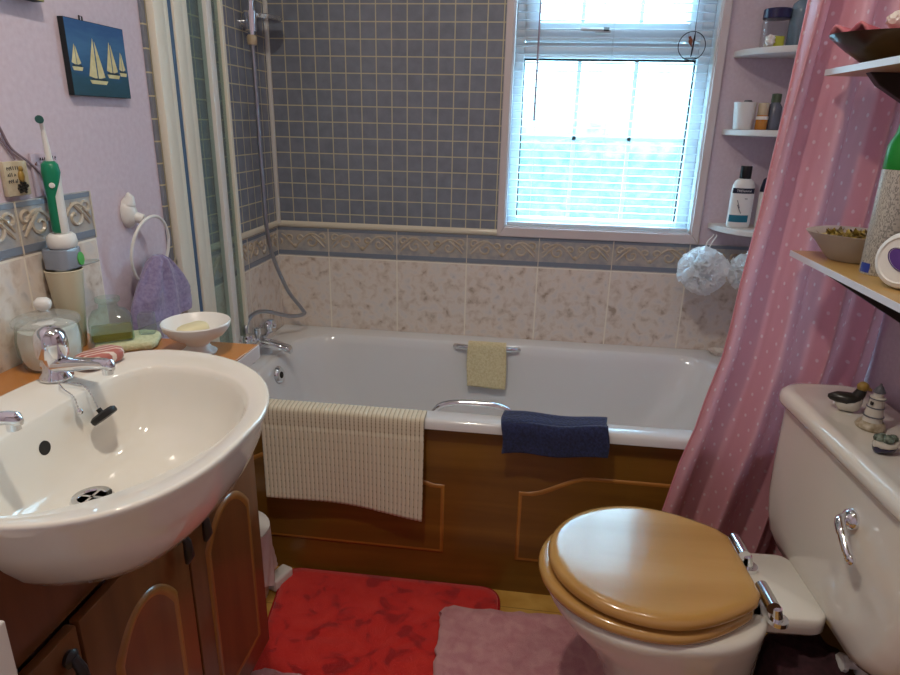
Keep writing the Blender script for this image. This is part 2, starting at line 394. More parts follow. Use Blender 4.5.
def smooth_path(pts, n=8):
    P = [Vector(p) for p in pts]; P = [P[0]*2-P[1]]+P+[P[-1]*2-P[-2]]; out = []
    for i in range(1, len(P)-2):
        for k in range(n):
            t = k/n; a, b, c, d = P[i-1:i+3]
            out.append(.5*((2*b)+(c-a)*t+(2*a-5*b+4*c-d)*t*t+(3*b-a-3*c+d)*t**3))
    out.append(P[-2]); return out
def lerp_tab(tab, x):
    if x <= tab[0][0]: return tab[0][1]
    for (a, b), (c, d) in zip(tab, tab[1:]):
        if x <= c: return b+(d-b)*(x-a)/(c-a)
    return tab[-1][1]
def text_mesh(txt, size):
    cu = bpy.data.curves.new('lettering', 'FONT'); cu.body = txt; cu.size = size; cu.align_x = 'CENTER'; cu.align_y = 'CENTER'
    ob = bpy.data.objects.new('lettering', cu); C.objects.link(ob)
    dg = bpy.context.evaluated_depsgraph_get(); me = bpy.data.meshes.new_from_object(ob.evaluated_get(dg))
    bpy.data.objects.remove(ob); return me

# ================================================================== the room
W, YF, H = 1.70, -2.75, 2.30
def S(o): return tag(o, kind='structure')
S(B().box(-.15, W+.15, YF-.1, .15, -.08, 0).build('floor', 'floor', smooth=False))
S(B().box(-.15, W+.15, YF-.1, .15, H, H+.08).build('ceiling', 'ceiling', smooth=False))
WX0, WX1, WZ0, WZ1 = .822, 1.442, .937, 2.05
wb = B()
wb.box(-.15, WX0, 0, .15, 0, H); wb.box(WX1, W+.15, 0, .15, 0, H)
wb.box(WX0, WX1, 0, .15, 0, WZ0); wb.box(WX0, WX1, 0, .15, WZ1, H)
wall_back = S(wb.build('wall_back', 'pink_wall', smooth=False))
wall_left = S(B().box(-.15, 0, YF-.1, 0, 0, H).build('wall_left', 'pink_wall', smooth=False))
wall_right = S(B().box(W, W+.15, YF-.1, 0, 0, H).build('wall_right', 'pink_wall', smooth=False))
S(B().box(-.15, W+.15, YF-.1, YF, 0, H).build('wall_front', 'pink_wall', smooth=False))
T = .007
# mosaic, border and marbled tiles round the bath
B().box(0, .797, -T, 0, .922, H).build('mosaic_tiles', 'mosaic_x', wall_back, smooth=False)
B().box(0, W, -T, 0, .40, .802).build('marbled_tiles', 'dado_x', wall_back, smooth=False)
B().box(0, T, -.715, -T, .922, H).build('mosaic_tiles', 'mosaic_y', wall_left, smooth=False)
B().box(0, T, -.700, -T, .40, .802).build('marbled_tiles', 'dado_y', wall_left, smooth=False)
B().box(T, T+.013, -T-.013, -T, .917, H, .003).build('corner_strip', 'white_paint', wall_back)
def spiral(cx, cz, r0, r1, a0, turns, flip=1, n=22):
    return [(cx+flip*(r0+(r1-r0)*i/n)*math.cos(a0+turns*2*PI*i/n), cz+(r0+(r1-r0)*i/n)*math.sin(a0+turns*2*PI*i/n)) for i in range(n+1)]
def border(parent, P, s0, s1, z0, z1, tile, first, up=None, seg=5):
    """P maps (along, out, z) to a point; a tile band with raised scrolls"""
    h = z1-z0
    def slab(a, b, o, za, zb, m, nm):
        q = B(); pts = [P(a, 0, za), P(b, 0, za), P(b, 0, zb), P(a, 0, zb)]; p2 = [P(a, o, za), P(b, o, za), P(b, o, zb), P(a, o, zb)]
        q.loft([pts, p2]).build(nm, m, parent, smooth=False)
    slab(s0, s1, T, z0, z1, 'border', 'border_tiles')
    slab(s0, s1, T+.0015, z0+.004*h/.105, z0+.019*h/.105, 'blue_band', 'blue_band')
    slab(s0, s1, T+.0010, z1-.012*h/.105, z1-.002, 'blue_band', 'blue_band')
    r = B(); g = B()
    t = first
    zc = z0+h*.56; k = h/.105
    while t < s1:
        if t > s0: g.loft([[P(t-.0016, 0, z0), P(t+.0016, 0, z0), P(t+.0016, 0, z1), P(t-.0016, 0, z1)], [P(t-.0016, T+.0022, z0), P(t+.0016, T+.0022, z0), P(t+.0016, T+.0022, z1), P(t-.0016, T+.0022, z1)]])
        c = t+tile/2
        for f in (1, -1):
            curves = [spiral(c+f*.060*tile/.25, zc-.004*k, .004*k, .026*k, .6, 1.15, f),
                      spiral(c+f*.102*tile/.25, zc+.012*k, .003*k, .017*k, 2.6, 1.1, f),
                      spiral(c+f*.018*tile/.25, zc+.006*k, .003*k, .015*k, 3.6, 1.0, -f),
                      [(c+f*(.004+.11*i/12)*tile/.25, zc+(-.026+.05*math.sin(i/12*PI*.9))*k) for i in range(13)],
                      [(c+f*(.05+.06*i/8)*tile/.25, zc+(.026-.05*(i/8)**1.3)*k) for i in range(9)]]
            for cv in curves:
                n = len(cv)
                cv2 = [(a, b) for a, b in cv if s0+.004 < a < s1-.004]
                if len(cv2) > 3:
                    r.tube([P(a, T+.0005, b) for a, b in cv2], [(.0022+.0022*math.sin(PI*(i+.5)/len(cv2)))*k for i in range(len(cv2))], seg)
        if s0+.01 < c < s1-.01: r.ball(P(c, T, zc-.022*k), .008*k, (1, 1, 1), 2)
        t += tile
    r.build('scroll_relief', 'relief', parent)
    g.build('grout_joints', 'grout', parent, smooth=False)
border(wall_back, lambda a, o, z: (a, -o, z), T, 1.495+.2, .802, .905, .2505, -.057)
border(wall_left, lambda a, o, z: (o, a, z), -.700, -T, .802, .905, .2505, -.7725)
def molding(parent, P, s0, s1, z):
    prof = [(0, 0), (.010, .001), (.015, .008), (.014, .016), (.009, .022), (0, .024)]
    B().loft([[P(s, o, z+dz) for o, dz in prof] for s in (s0, s1)]).build('cream_moulding', 'cream_glaze', parent, angle=70)
molding(wall_back, lambda a, o, z: (a, -o, z), T, 1.47, .905)
molding(wall_left, lambda a, o, z: (o, a, z), -.700, -T, .905)
# splashback tiles by the basin
B().box(0, T, -1.80, -.985, .80, 1.028).build('marbled_tiles', 'dado_sink', wall_left, smooth=False)
border(wall_left, lambda a, o, z: (o, a, z), -1.80, -.985, 1.028, 1.124, .2005, -1.787)
# white sill-height architrave round the window
ar = B()
poly_o = [(.797, .905), (1.468, .905), (1.468, 2.08), (.797, 2.08)]
poly_i = [(WX0, WZ0), (WX1, WZ0), (WX1, WZ1), (WX0, WZ1)]
for i in range(4):
    j = (i+1) % 4
    q = [poly_o[i], poly_o[j], poly_i[j], poly_i[i]]
    ar.prism(q, -.016, 0.0, 'y')
S(ar.build('trim_1', 'architrave', smooth=False, bevel=.003))
rv = B()
rv.box(WX0, WX0+.004, 0, .05, WZ0, WZ1); rv.box(WX1-.004, WX1, 0, .05, WZ0, WZ1); rv.box(WX0, WX1, 0, .05, WZ0, WZ0+.004); rv.box(WX0, WX1, 0, .05, WZ1-.004, WZ1)
S(rv.build('trim_2', 'upvc', smooth=False))
# the window: outer frame, transom, opening top light, panes, glazing bars
win = B()
FX0, FX1, FZ0, FZ1 = WX0+.004, WX1-.004, WZ0+.004, WZ1-.004
win.box(FX0, .857, .05, .11, FZ0, FZ1, .004); win.box(1.401, FX1, .05, .11, FZ0, FZ1, .004)
win.box(.857, 1.401, .05, .11, FZ0, .963, .004); win.box(.857, 1.401, .05, .11, 1.478, 1.525, .004); win.box(.857, 1.401, .05, .11, 2.0, FZ1, .004)
window = S(win.build('window_1', 'upvc'))
sash = B()
sash.box(.857, .900, .042, .10, 1.528, 1.998, .006); sash.box(1.362, 1.401, .042, .10, 1.528, 1.998, .006)
sash.box(.900, 1.362, .042, .10, 1.528, 1.582, .006); sash.box(.900, 1.362, .042, .10, 1.955, 1.998, .006)
tl = sash.build('top_light_frame', 'upvc', window)
hd = B(); hd.box(1.075, 1.125, .030, .042, 1.548, 1.566, .004); hd.tube([(1.10, .022, 1.557), (1.03, .018, 1.560)], .006)
hd.build('window_handle', 'white_plastic', tl)
B().box(1.100, 1.118, .024, .032, 1.556, 1.565).build('handle_lock', 'black_plastic', tl, smooth=False)
B().box(.857, 1.401, .082, .086, .963, 1.478).build('lower_pane', 'pane', window, smooth=False)
B().box(.900, 1.362, .082, .086, 1.582, 1.955).build('top_light_pane', 'pane', window, smooth=False)
bars = B()
for x in (1.038, 1.220):
    bars.box(x-.006, x+.006, .076, .090, .963, 1.478); bars.box(x-.006, x+.006, .076, .090, 1.582, 1.955)
bars.box(.857, 1.401, .076, .090, 1.226, 1.238)
bars.build('glazing_bars', 'upvc', window, smooth=False)
gk = B()
for x in (.857, 1.397): gk.box(x, x+.004, .070, .082, .963, 1.478)
gk.box(.857, 1.401, .070, .082, 1.472, 1.478); gk.box(.900, 1.362, .07, .082, 1.582, 1.586)
gk.build('black_gasket', 'black_rubber', window, smooth=False)
# brown boxing low on the right wall behind the toilet
S(B().box(1.60, W, -2.2, -.80, 0, .30, .004).build('trim_3', plain('brown_boxing_paint', '#4a2c1e', .5), smooth=False))

# ================================================================== the bath
bath = empty('bathtub', (.85, -.36, 0), 'white built-in bath under the window with a wooden front panel', 'bathtub')
n = 8
def ring(x0, x1, y0, y1, r, z): return rrect(x0, x1, y0, y1, r, z, n)
RX1 = W-T-.003; RX0 = T+.003; RY1 = -T-.003
rings = [ring(RX0, RX1, -.716, RY1, .004, .503), ring(RX0, RX1, -.722, RY1, .004, .507), ring(RX0, RX1, -.722, RY1, .004, .525),
         ring(RX0, RX1, -.718, RY1, .004, .532), ring(RX0, RX1, -.710, RY1, .004, .535),
         ring(.105, 1.585, -.668, -.078, .15, .535), ring(.111, 1.578, -.662, -.084, .15, .533), ring(.118, 1.570, -.655, -.090, .15, .526),
         ring(.127, 1.555, -.648, -.098, .15, .50), ring(.150, 1.50, -.636, -.112, .15, .40), ring(.185, 1.42, -.620, -.130, .15, .28),
         ring(.25, 1.34, -.60, -.15, .14, .19), ring(.29, 1.28, -.57, -.18, .12, .155), ring(.36, 1.2, -.50, -.25, .09, .145)]
B().loft(rings, False, True).build('tub', 'acrylic', bath, angle=50)
panel = B().box(.004, W-.004, -.700, -.682, .0, .503).build('front_panel', 'oak_x', bath, smooth=False)
def arch_field(x0, x1):
    """raised field with a cathedral top"""
    xc = (x0+x1)/2; hw = (x1-x0)/2; top = []
    for i in range(25):
        x = x0+(x1-x0)*i/24; d = abs(x-xc)/hw
        s = 0 if d < .45 else min(1, (d-.45)/.5); s = s*s*(3-2*s)
        top.append((x, .392-.062*s))
    return [(x0, .110)]+top+[(x1, .110)]
for x0, x1 in ((.06, .722), (.925, 1.587)):
    pts = arch_field(x0, x1)[::-1]
    def off(p, d):
        xc = (x0+x1)/2; return (p[0]+(d if p[0] < xc-1e-6 else -d if p[0] > xc+1e-6 else 0)*(1 if abs(abs(p[0]-xc)-(x1-x0)/2) < 1e-6 else abs(p[0]-xc)/((x1-x0)/2)), p[1]+(d if p[1] < .12 else -d))
    rg = []
    for d, y in ((0, -.700), (.0015, -.7025), (.006, -.7035), (.010, -.7025)):
        rg.append([(off(p, d)[0], y, off(p, d)[1]) for p in pts])
    q = B(); q.loft(rg, False, False); q.build('panel_bead', 'oak_edge', panel, angle=60)
    q = B(); q.loft([[(off(p, .010)[0], -.7022, off(p, .010)[1]) for p in pts], [(off(p, .03)[0], -.7015, off(p, .03)[1]) for p in pts]], False, True)
    q.build('panel_field', 'oak_x', panel, angle=20)
def grab(pts, r, name='grab_handle'):
    return B().tube(smooth_path(pts, 8), r, 12).build(name, 'chrome', bath)
grab([(.684, -.655, .528), (.700, -.655, .546), (.735, -.652, .556), (.79, -.650, .558), (.85, -.652, .556), (.885, -.655, .545), (.898, -.655, .528)], .0085)
bh = B(); bh.tube(smooth_path([(.672, -.092, .521), (.69, -.106, .525), (.74, -.115, .526), (.83, -.115, .526), (.88, -.106, .525), (.897, -.092, .521)], 6), .010, 12)
bh.build('grab_handle', 'chrome', bath)
ov = B().lathe([(.001, .012), (.024, .011), (.029, .006), (.030, 0)], (.132, -.388, .487), 28, (.96, 0, .12))
o = ov.build('overflow_cover', 'chrome', bath)
B().lathe([(.001, .003), (.010, .002), (.011, 0)], (.1437, -.388, .4885), 20, (.96, 0, .12)).build('overflow_opening', 'dark_hole', o)
B().lathe([(.0, .002), (.026, .002), (.03, 0)], (.40, -.345, .146), 24).build('bath_waste', 'chrome', bath)

# bath mixer tap on the tap end
tap = empty('bath_mixer_tap', (.060, -.345, .5352), 'chrome bath mixer tap with shower hose outlet at the tap end of the bath', 'tap')
q = B(); q.tube([(.055, -.435, .575), (.055, -.255, .575)], [.019, .019], 16)
q.tube([(.055, -.420, .5358), (.055, -.420, .575)], .016, 14); q.tube([(.055, -.270, .5358), (.055, -.270, .575)], .016, 14)
q.build('tap_body', 'chrome', tap)
B().loft([rrect(-.018, .018, -.012, .012, .006, 0, 3) and [(.055+x, -.345+y*1.1, .582+z) for x, y, z in [(0, a, b) for a, b, _ in rrect(-.018, .018, -.013, .013, .008, 0, 3)]],
          [(.115, -.345+a*1.0, .574+b*.85) for a, b, _ in rrect(-.018, .018, -.013, .013, .008, 0, 3)],
          [(.158, -.345+a*.95, .563+b*.75) for a, b, _ in rrect(-.018, .018, -.013, .013, .008, 0, 3)],
          [(.164, -.345+a*.8, .556+b*.6) for a, b, _ in rrect(-.018, .018, -.013, .013, .008, 0, 3)]]).build('spout', 'chrome', tap)
for y in (-.425, -.265):
    q = B(); q.lathe([(.012, 0), (.012, .012), (.022, .016), (.024, .030), (.020, .040), (.001, .043)], (.055, y, .592), 20)
    for k in range(5):
        a = 2*PI*k/5; q.ball((0.055+.022*math.cos(a), y+.022*math.sin(a), .614), .008, (1, 1, 1.3), 2)
    q.build('tap_head', 'chrome', tap)
B().lathe([(.010, 0), (.010, .018), (.014, .020), (.014, .038), (.001, .041)], (.050, -.345, .590), 18).build('diverter', 'chrome', tap)

# shower: holder, hose, hand piece, soap tray
sh = empty('hand_shower', (.04, -.16, 1.50), 'chrome hand shower on its wall holder with long steel hose in the tiled corner', 'shower')
q = B(); q.tube([(.007, -.20, 1.545), (.040, -.20, 1.545)], .014, 14); q.tube([(.042, -.20, 1.520), (.042, -.20, 1.575)], [.017, .020], 16)
q.build('wall_holder', 'chrome', sh)
B().tube([(.042, -.20, 1.50), (.043, -.20, 1.58), (.050, -.205, 1.68), (.075, -.21, 1.75)], [.011, .013, .014, .014], 14).build('hand_piece', 'chrome', sh)
B().lathe([(.013, 0), (.015, .010), (.015, .022), (.011, .028)], (.042, -.20, 1.483), 16).build('hose_nut', 'beige', sh)
q = B(); q.lathe([(.001, 0), (.050, 0), (.058, .010), (.056, .012), (.048, .004), (.001, .004)], (.060, -.125, 1.560), 30, None, .8, 1.25)
q.build('soap_tray', 'chrome', sh)
hp = smooth_path([(.042, -.20, 1.490), (.043, -.20, 1.40), (.044, -.200, 1.10), (.050, -.195, .88), (.080, -.15, .72), (.115, -.11, .635), (.125, -.11, .612), (.095, -.17, .620), (.045, -.26, .660), (.032, -.33, .665), (.028, -.375, .635), (.034, -.375, .585)], 10)
B().tube(hp, .0068, 10).build('shower_hose', plain('steel_hose', (.42, .44, .48, 1), .28, 1), sh)

# folded bath screen along the left wall
scr = empty('bath_screen', (.02, -.5, .5362), 'folded bath screen with cream and white profiles and glass panels by the left wall', 'bath screen')
Z0, Z1 = .5362, 1.98
def prof(nm, mat, x0, x1, y0, y1): return B().box(x0, x1, y0, y1, Z0, Z1, .003).build(nm, mat, scr)
prof('wall_channel', 'screen_frame', T+.001, .028, -.700, -.652)
prof('frame_profile', 'screen_frame', T+.001, .026, -.651, -.633)
prof('blue_seal', 'blue_seal', .012, .027, -.6325, -.6185)
prof('frame_profile', 'screen_frame', T+.001, .032, -.618, -.575)
prof('frame_profile', 'screen_frame', T+.001, .028, -.5745, -.545)
B().box(.020, .025, -.5445, -.462, Z0, Z1).build('glass_panel', 'screen_glass', scr, smooth=False)
prof('white_profile', 'screen_white', .012, .036, -.4615, -.430)
B().box(.020, .025, -.4295, -.376, Z0, Z1).build('glass_panel', 'screen_glass', scr, smooth=False)
prof('white_profile', 'screen_frame', .014, .034, -.3755, -.358)

# ================================================================== vanity run with basin
WT = .84                                   # worktop height
BXC, BYC, BHW = .300, -1.472, .262         # basin outline: centre and half width
def basin_ring(s, z, nn=64, cx=.32, cy=BYC, off=0):
    pts = []
    for i in range(nn):
        a = 2*PI*i/nn; c, q = math.cos(a), math.sin(a)
        rx = .257 if c > 0 else .148
        x = BXC+rx*c; y = BYC+BHW*q
        if c > 0 and q < 0: x = BXC+rx*c**(2/2.9); y = BYC-.266*abs(q)**(2/2.9)
        if c < 0:
            e = 2/2.3; x = BXC-rx*abs(c)**e; y = BYC+(BHW if q > 0 else .266)*math.copysign(abs(q)**e, q)
        pts.append((cx+(x-cx)*s, cy+(y-cy)*s, z))
    return pts
def bowl_ring(s, z, nn=64, cx=.34, cy=-1.475):
    pts = []
    for i in range(nn):
        a = 2*PI*i/nn; c, q = math.cos(a), math.sin(a)
        x = .345+(.182*c if c > 0 else -.095*abs(c)**.55); y = BYC-.003+(.197 if q > 0 else .235)*(math.copysign(abs(q)**(1 if c > 0 else .8), q))
        pts.append((cx+(x-cx)*s, cy+(y-cy)*s, z))
    return pts
basin = empty('wash_basin', (.32, BYC, .66), 'white semi-recessed wash basin with two chrome taps let into the worktop', 'basin')
PROF = [(.40, .714), (.56, .720), (.70, .737), (.80, .764), (.88, .795), (.935, .823), (.965, .847)]
rg = [basin_ring(a_, b_) for a_, b_ in PROF]+[
      basin_ring(.985, .860), basin_ring(.997, .868), basin_ring(1.0, .8725), basin_ring(.996, .8755), basin_ring(.986, .8765), basin_ring(.972, .8755)]
rg += [bowl_ring(1.025, .8735), bowl_ring(1.0, .8695), bowl_ring(.975, .860), bowl_ring(.95, .842), bowl_ring(.90, .815), bowl_ring(.80, .786), bowl_ring(.64, .766), bowl_ring(.45, .758), bowl_ring(.25, .755), bowl_ring(.12, .754)]
B().loft(rg, True, True).build('basin_bowl', 'ceramic', basin, angle=80)
q = B().lathe([(.0, .0025), (.017, .0025), (.019, .006), (.026, .006), (.029, .001)], (.322, -1.505, .756), 30)
o = q.build('waste_ring', 'chrome', basin)
B().lathe([(.0, .0), (.018, .0)], (.322, -1.505, .7595), 24).build('waste_opening', 'dull_metal', o)
q = B(); q.box(.306, .338, -1.507, -1.503, .7585, .761); q.box(.320, .324, -1.521, -1.489, .7585, .761); q.build('waste_cross', 'chrome', o)
B().lathe([(.0, .0005), (.010, .0005), (.0115, -.006)], (.2575, -1.498, .828), 24, (1, 0, .10), 1, 1.0).build('overflow_hole', 'dark_hole', basin)
# vanity cabinet
van = empty('vanity_cabinet', (.19, -1.43, 0), 'dark oak vanity cabinet with panelled doors under the wash basin', 'cabinet')
q = B()
q.box(.010, .362, -1.136, -1.118, .145, .808); q.box(.010, .362, -1.745, -1.727, .145, .808); q.box(.010, .354, -1.727, -1.136, .145, .163)
q.box(.010, .29, -1.72, -1.15, .0, .145)
q.build('carcass', 'oak', van, smooth=False)
def cross_y(sc, z, x):
    r = basin_ring(sc, z, 720); hi = [p[1] for p in r if abs(p[0]-x) < .003 and p[1] > BYC]; lo = [p[1] for p in r if abs(p[0]-x) < .003 and p[1] < BYC]
    return (sum(lo)/len(lo), sum(hi)/len(hi)) if hi and lo else None
cy_ = [(b_, cross_y(a_, b_, .3645)) for a_, b_ in PROF]; cy_ = [(z, c) for z, c in cy_ if c and z < .845]
fy = [(-1.118, .672), (-1.118, .808), (cy_[-1][1][1]+.001, .808)]+[(c[1], z) for z, c in cy_[::-1]]+[(c[0], z) for z, c in cy_]+[(cy_[-1][1][0]-.001, .808), (-1.745, .808), (-1.745, .672)]
B().prism(fy, .346, .365, 'x').build('fascia', 'oak', van, smooth=False)
def door(y0, y1, handle_y):
    d = B().box(.366, .382, y0, y1, .150, .669, .003).build('door', 'oak', van)
    yc = (y0+y1)/2; hw = (y1-y0)/2-.045
    def outline(dd, x):
        pts = []
        for i in range(21):
            t = -1+2*i/20; pts.append((x, yc+t*(hw-dd), .605-dd-.055*(abs(t)**2.2)))
        return [(x, yc-hw+dd, .205+dd)]+pts+[(x, yc+hw-dd, .205+dd)]
    B().loft([outline(0, .3815), outline(.003, .3860), outline(.009, .3868), outline(.014, .3852)], False, False).build('panel_bead', wood_bead, d, angle=60)
    B().loft([outline(.014, .3852), outline(.03, .3835)], False, True).build('panel_field', 'oak', d, angle=20)
    h = B(); h.lathe([(.001, 0), (.010, 0), (.012, .006), (.008, .010), (.001, .012)], (.382, handle_y, .638), 14, (1, 0, 0))
    h.tube([(.390, handle_y, .640), (.398, handle_y, .625), (.399, handle_y, .600), (.394, handle_y, .585)], [.006, .007, .0085, .004], 10)
    h.build('drop_handle', 'black_iron', d)
wood_bead = wood('stained_oak_door_bead', [(.3, '#8a5524'), (.7, '#a06a30')], 'z', 16, .07, .3)
door(-1.384, -1.120, -1.352)
door(-1.636, -1.389, -1.412)
door(-1.742, -1.641, -1.664)
# worktop with the basin cut-out
cut = [(p[0], p[1]) for p in basin_ring(.985, 0)]
cut = [p for p in cut]
front = .381
i0 = max(range(64), key=lambda i: (cut[i][1] if cut[i][0] > front-.04 and cut[i][1] > BYC else -9) if cut[i][0] <= front else -9)
right = [p for p in cut if p[0] <= front]
right.sort(key=lambda p: -math.atan2(p[1]-BYC, -(p[0]-.36)) )
poly = [(.008, -1.060), (.008, -1.748), (front, -1.748)]
poly += sorted([p for p in right if p[1] < BYC], key=lambda p: (-p[0], ))
poly += sorted([p for p in right if p[1] >= BYC], key=lambda p: (p[0], ))
poly += [(front, -1.060)]
wt = B().prism(poly, .810, WT).build('worktop', 'worktop', origin=(.2, -1.4, .81), smooth=False, bevel=.002)
tag(wt, 'beech-coloured worktop round the basin with a pale edging strip', 'worktop')
B().box(.3812, .3832, -1.225, -1.060, .811, .8385).build('edging_strip', 'edge_strip', wt, smooth=False)
B().box(.008, .3832, -1.0598, -1.0578, .811, .8385).build('edging_strip', 'edge_strip', wt, smooth=False)
# white side panel at the near end
cb = empty('side_cupboard', (.2, -1.83, 0), 'white painted cupboard end at the near side of the oak doors', 'cupboard')
B().box(.004, .405, -1.90, -1.752, 0, .78, .002).build('carcass', 'white_paint', cb, smooth=False)

# basin taps
def basin_tap(yy, ang, label):
    t = empty('basin_tap', (.185, yy, .8766), label, 'tap', 'chrome basin taps')
    M3 = Matrix.Rotation(ang, 3, 'Z'); o = Vector((.185, yy, 0))
    def tr(b):
        for v in b.bm.verts: v.co = o+M3@Vector((v.co.x, v.co.y, v.co.z))
        return b
    b = B(); b.lathe([(.024, .8770), (.024, .8820), (.019, .888), (.017, .905), (.018, .914), (.001, .914)], (0, 0, 0), 24)
    def sec(x, z, wy, hz): return [(x, wy*math.cos(2*PI*i/16), z+hz*math.sin(2*PI*i/16)) for i in range(16)]
    b.loft([sec(-.018, .897, .012, .010), sec(.0, .898, .017, .013), (sec(.04, .905, .013, .011)), sec(.08, .913, .011, .009), sec(.105, .9165, .0105, .0085), sec(.117, .915, .009, .009), sec(.122, .912, .004, .005)])
    tr(b).build('tap_body', 'chrome', t)
    b = B(); b.lathe([(.016, .912), (.0225, .914), (.0235, .922), (.0235, .938), (.0215, .950), (.016, .958), (.008, .962), (.0005, .963)], (0, 0, 0), 28, None, 1, 1)
    b.build if False else None
    tr(b).build('tap_cap', 'chrome', t)
    b = B(); b.lathe([(.008, 0), (.008, .010), (.006, .012), (.0005, .012)], (.110, 0, .9005), 14); tr(b).build('outlet', 'chrome', t)
basin_tap(-1.368, -.22, 'chrome basin tap with domed cap beside the striped soap')
basin_tap(-1.590, .10, 'chrome basin tap at the near end of the basin with only its spout tip showing')
# plug on its chain
pg = empty('basin_plug', (.262, -1.41, .83), 'black rubber plug hanging on a bead chain over the basin wall', 'plug')
q = B(); q.lathe([(.019, 0), (.0205, .003), (.0205, .008), (.016, .011), (.004, .012), (.004, .018), (.0005, .018)], (.286, -1.404, .832), 22, (-.62, .02, .78))
q.build('plug', 'black_rubber', pg)
def chain(pts, r=.0017):
    b = B(); P = smooth_path(pts, 14); last = None
    for p in P:
        if last is None or (p-last).length > .0040: b.ball(p, r, (1, 1, 1), 1); last = p
    b.tube(P, .0007, 5); return b
chain([(.275, -1.4036, .846), (.266, -1.402, .868), (.250, -1.398, .8815), (.225, -1.395, .8815), (.2125, -1.398, .8815), (.232, -1.415, .8805), (.255, -1.425, .874), (.2610, -1.428, .858)]).build('bead_chain', 'chrome', pg)
B().ball((.2625, -1.428, .852), .0055, (1, 1, 1), 2).build('chain_ball', 'chrome', pg)

# ================================================================== things on the worktop and basin
def soap_bar(c, l, wd, h, rot, mat, name, label, cat, tilt=0, top=None):
    b = B(); o = Vector(c); M3 = Matrix.Rotation(rot, 3, 'Z')@Matrix.Rotation(tilt, 3, 'Y')
    rr = []
    for s, z in ((.72, 0), (.92, .12), (1, .35), (1, .65), (.92, .88), (.72, 1)):
        rr.append([p for p in rrect(-l/2*s, l/2*s, -wd/2*s, wd/2*s, min(wd, l)*.38*s, z*h, 6)])
    rr = [[o+M3@Vector(p) for p in r] for r in rr]
    b.loft(rr); ob = b.build(name, mat, origin=c, angle=60); return tag(ob, label, cat)
def stripe_soap_mat():
    k = NT('striped_pink_soap'); c = k.coord(); wv = k.n('ShaderNodeTexWave', i_Scale=28.0, i_Distortion=.5); wv.bands_direction = 'Y'
    mp = k.n('ShaderNodeMapping'); mp.inputs['Rotation'].default_value = (0, 0, -.9); k.l(c, 0, mp, 'Vector'); k.l(mp, 0, wv, 'Vector')
    r = k.ramp([(.72, lin('#b36a5e')), (.86, lin('#e6d3c6'))]); k.l(wv, 'Fac', r, 'Fac'); k.l(r, 0, k.b, 'Base Color'); k.b.inputs['Roughness'].default_value = .35; return k.m
MAT['stripe_soap'] = stripe_soap_mat()
soap_bar((.212, -1.300, .8767), .078, .046, .024, 1.32, 'stripe_soap', 'striped_soap', 'pink and white striped soap bar on the basin rim behind the tap', 'soap')
dish = empty('soap_dish', (.292, -1.128, WT), 'white footed soap dish at the far end of the worktop', 'soap dish')
B().lathe([(.001, 0), (.032, 0), (.034, .004), (.025, .010), (.020, .018), (.027, .026), (.049, .038), (.0605, .052), (.0635, .062), (.062, .0645), (.059, .062), (.048, .046), (.027, .036), (.001, .034)], (.292, -1.128, WT+.0002), 44).build('dish_bowl', 'white_plastic', dish)
soap_bar((.288, -1.132, WT+.0365), .058, .040, .022, .9, 'soap', 'soap_bar', 'cream soap bar lying in the white footed dish', 'soap', -.10)
# storage jar
jar = empty('storage_jar', (.072, -1.245, WT), 'round glass jar with knobbed lid holding white cotton wool', 'jar')
jc = (.072, -1.238, WT+.0003)
B().lathe([(.001, 0), (.040, 0), (.045, .004), (.051, .03), (.0520, .055), (.049, .078), (.047, .084)], jc, 40, cap=False).build('glass_body', 'glass', jar)
q = B(); q.lathe([(.001, .004), (.040, .004), (.046, .02), (.0485, .05), (.046, .072), (.034, .079), (.001, .083)], jc, 36); 
for v in q.bm.verts:
    v.co += Vector((noise.noise(v.co*60), noise.noise(v.co*60+Vector((9, 0, 0))), noise.noise(v.co*50+Vector((0, 9, 0)))))*.002
q.build('cotton_wool', 'cotton', jar)
q = B().lathe([(.001, .104), (.016, .102), (.037, .096), (.050, .091), (.0535, .087), (.0535, .0815), (.050, .0815)], jc, 40)
lid = q.build('lid', clear('lid_glass', (.86, .87, .86, 1), .85), jar)
q = B().lathe([(.007, .101), (.006, .104), (.011, .107), (.0145, .114), (.0135, .121), (.008, .126), (.0005, .127)], jc, 24); q.build('lid_knob', 'white_plastic', lid)
# tapered beaker and toothbrush stand
bk = empty('tapered_beaker', (.040, -1.134, WT), 'cream tapered beaker standing against the tiles behind the oil bottle', 'beaker')
bc = (.040, -1.134, WT+.0002)
B().lathe([(.001, 0), (.017, 0), (.019, .003), (.0320, .150), (.0332, .153), (.0315, .154), (.0185, .008), (.001, .006)], bc, 32).build('beaker_wall', 'cream_plastic', bk)
st = empty('toothbrush_stand', (.040, -1.134, .995), 'white and translucent grey toothbrush stand set in the cream beaker', 'stand')
q = B()
q.loft([rrect(.040-.024*s, .040+.024*s, -1.132-.026*s, -1.132+.026*s, .012*s, z, 5) for s, z in ((.86, .9945), (1.0, .997), (1.06, 1.030), (1.02, 1.034))]); q.build('holder_body', 'grey_plastic', st)
q = B(); q.loft([[(.052+.0, -1.134-.024+.0*i, .9965) for i in range(1)]*0 or [(x, y, z) for x, y, z in rrect(.036, .062, -1.160, -1.052, .012, zz, 5)] for zz in (.9950, .9972)]); q.build('drip_lip', 'grey_lip', st)
q = B().lathe([(.001, 0), (.006, .0005), (.0085, 0), (.0085, .002), (.0005, .0025)], (.0645, -1.116, 1.012), 22, (1, 0, .05), 1.5, 1.0); q.build('green_badge', 'green_badge', st)
q = B().lathe([(.022, .0), (.025, .004), (.0255, .012), (.024, .022), (.019, .027), (.001, .027)], (.042, -1.128, 1.0345), 30, None, .95, 1.1); q.build('white_collar', 'white_plastic', st)
BY_ = -1.130
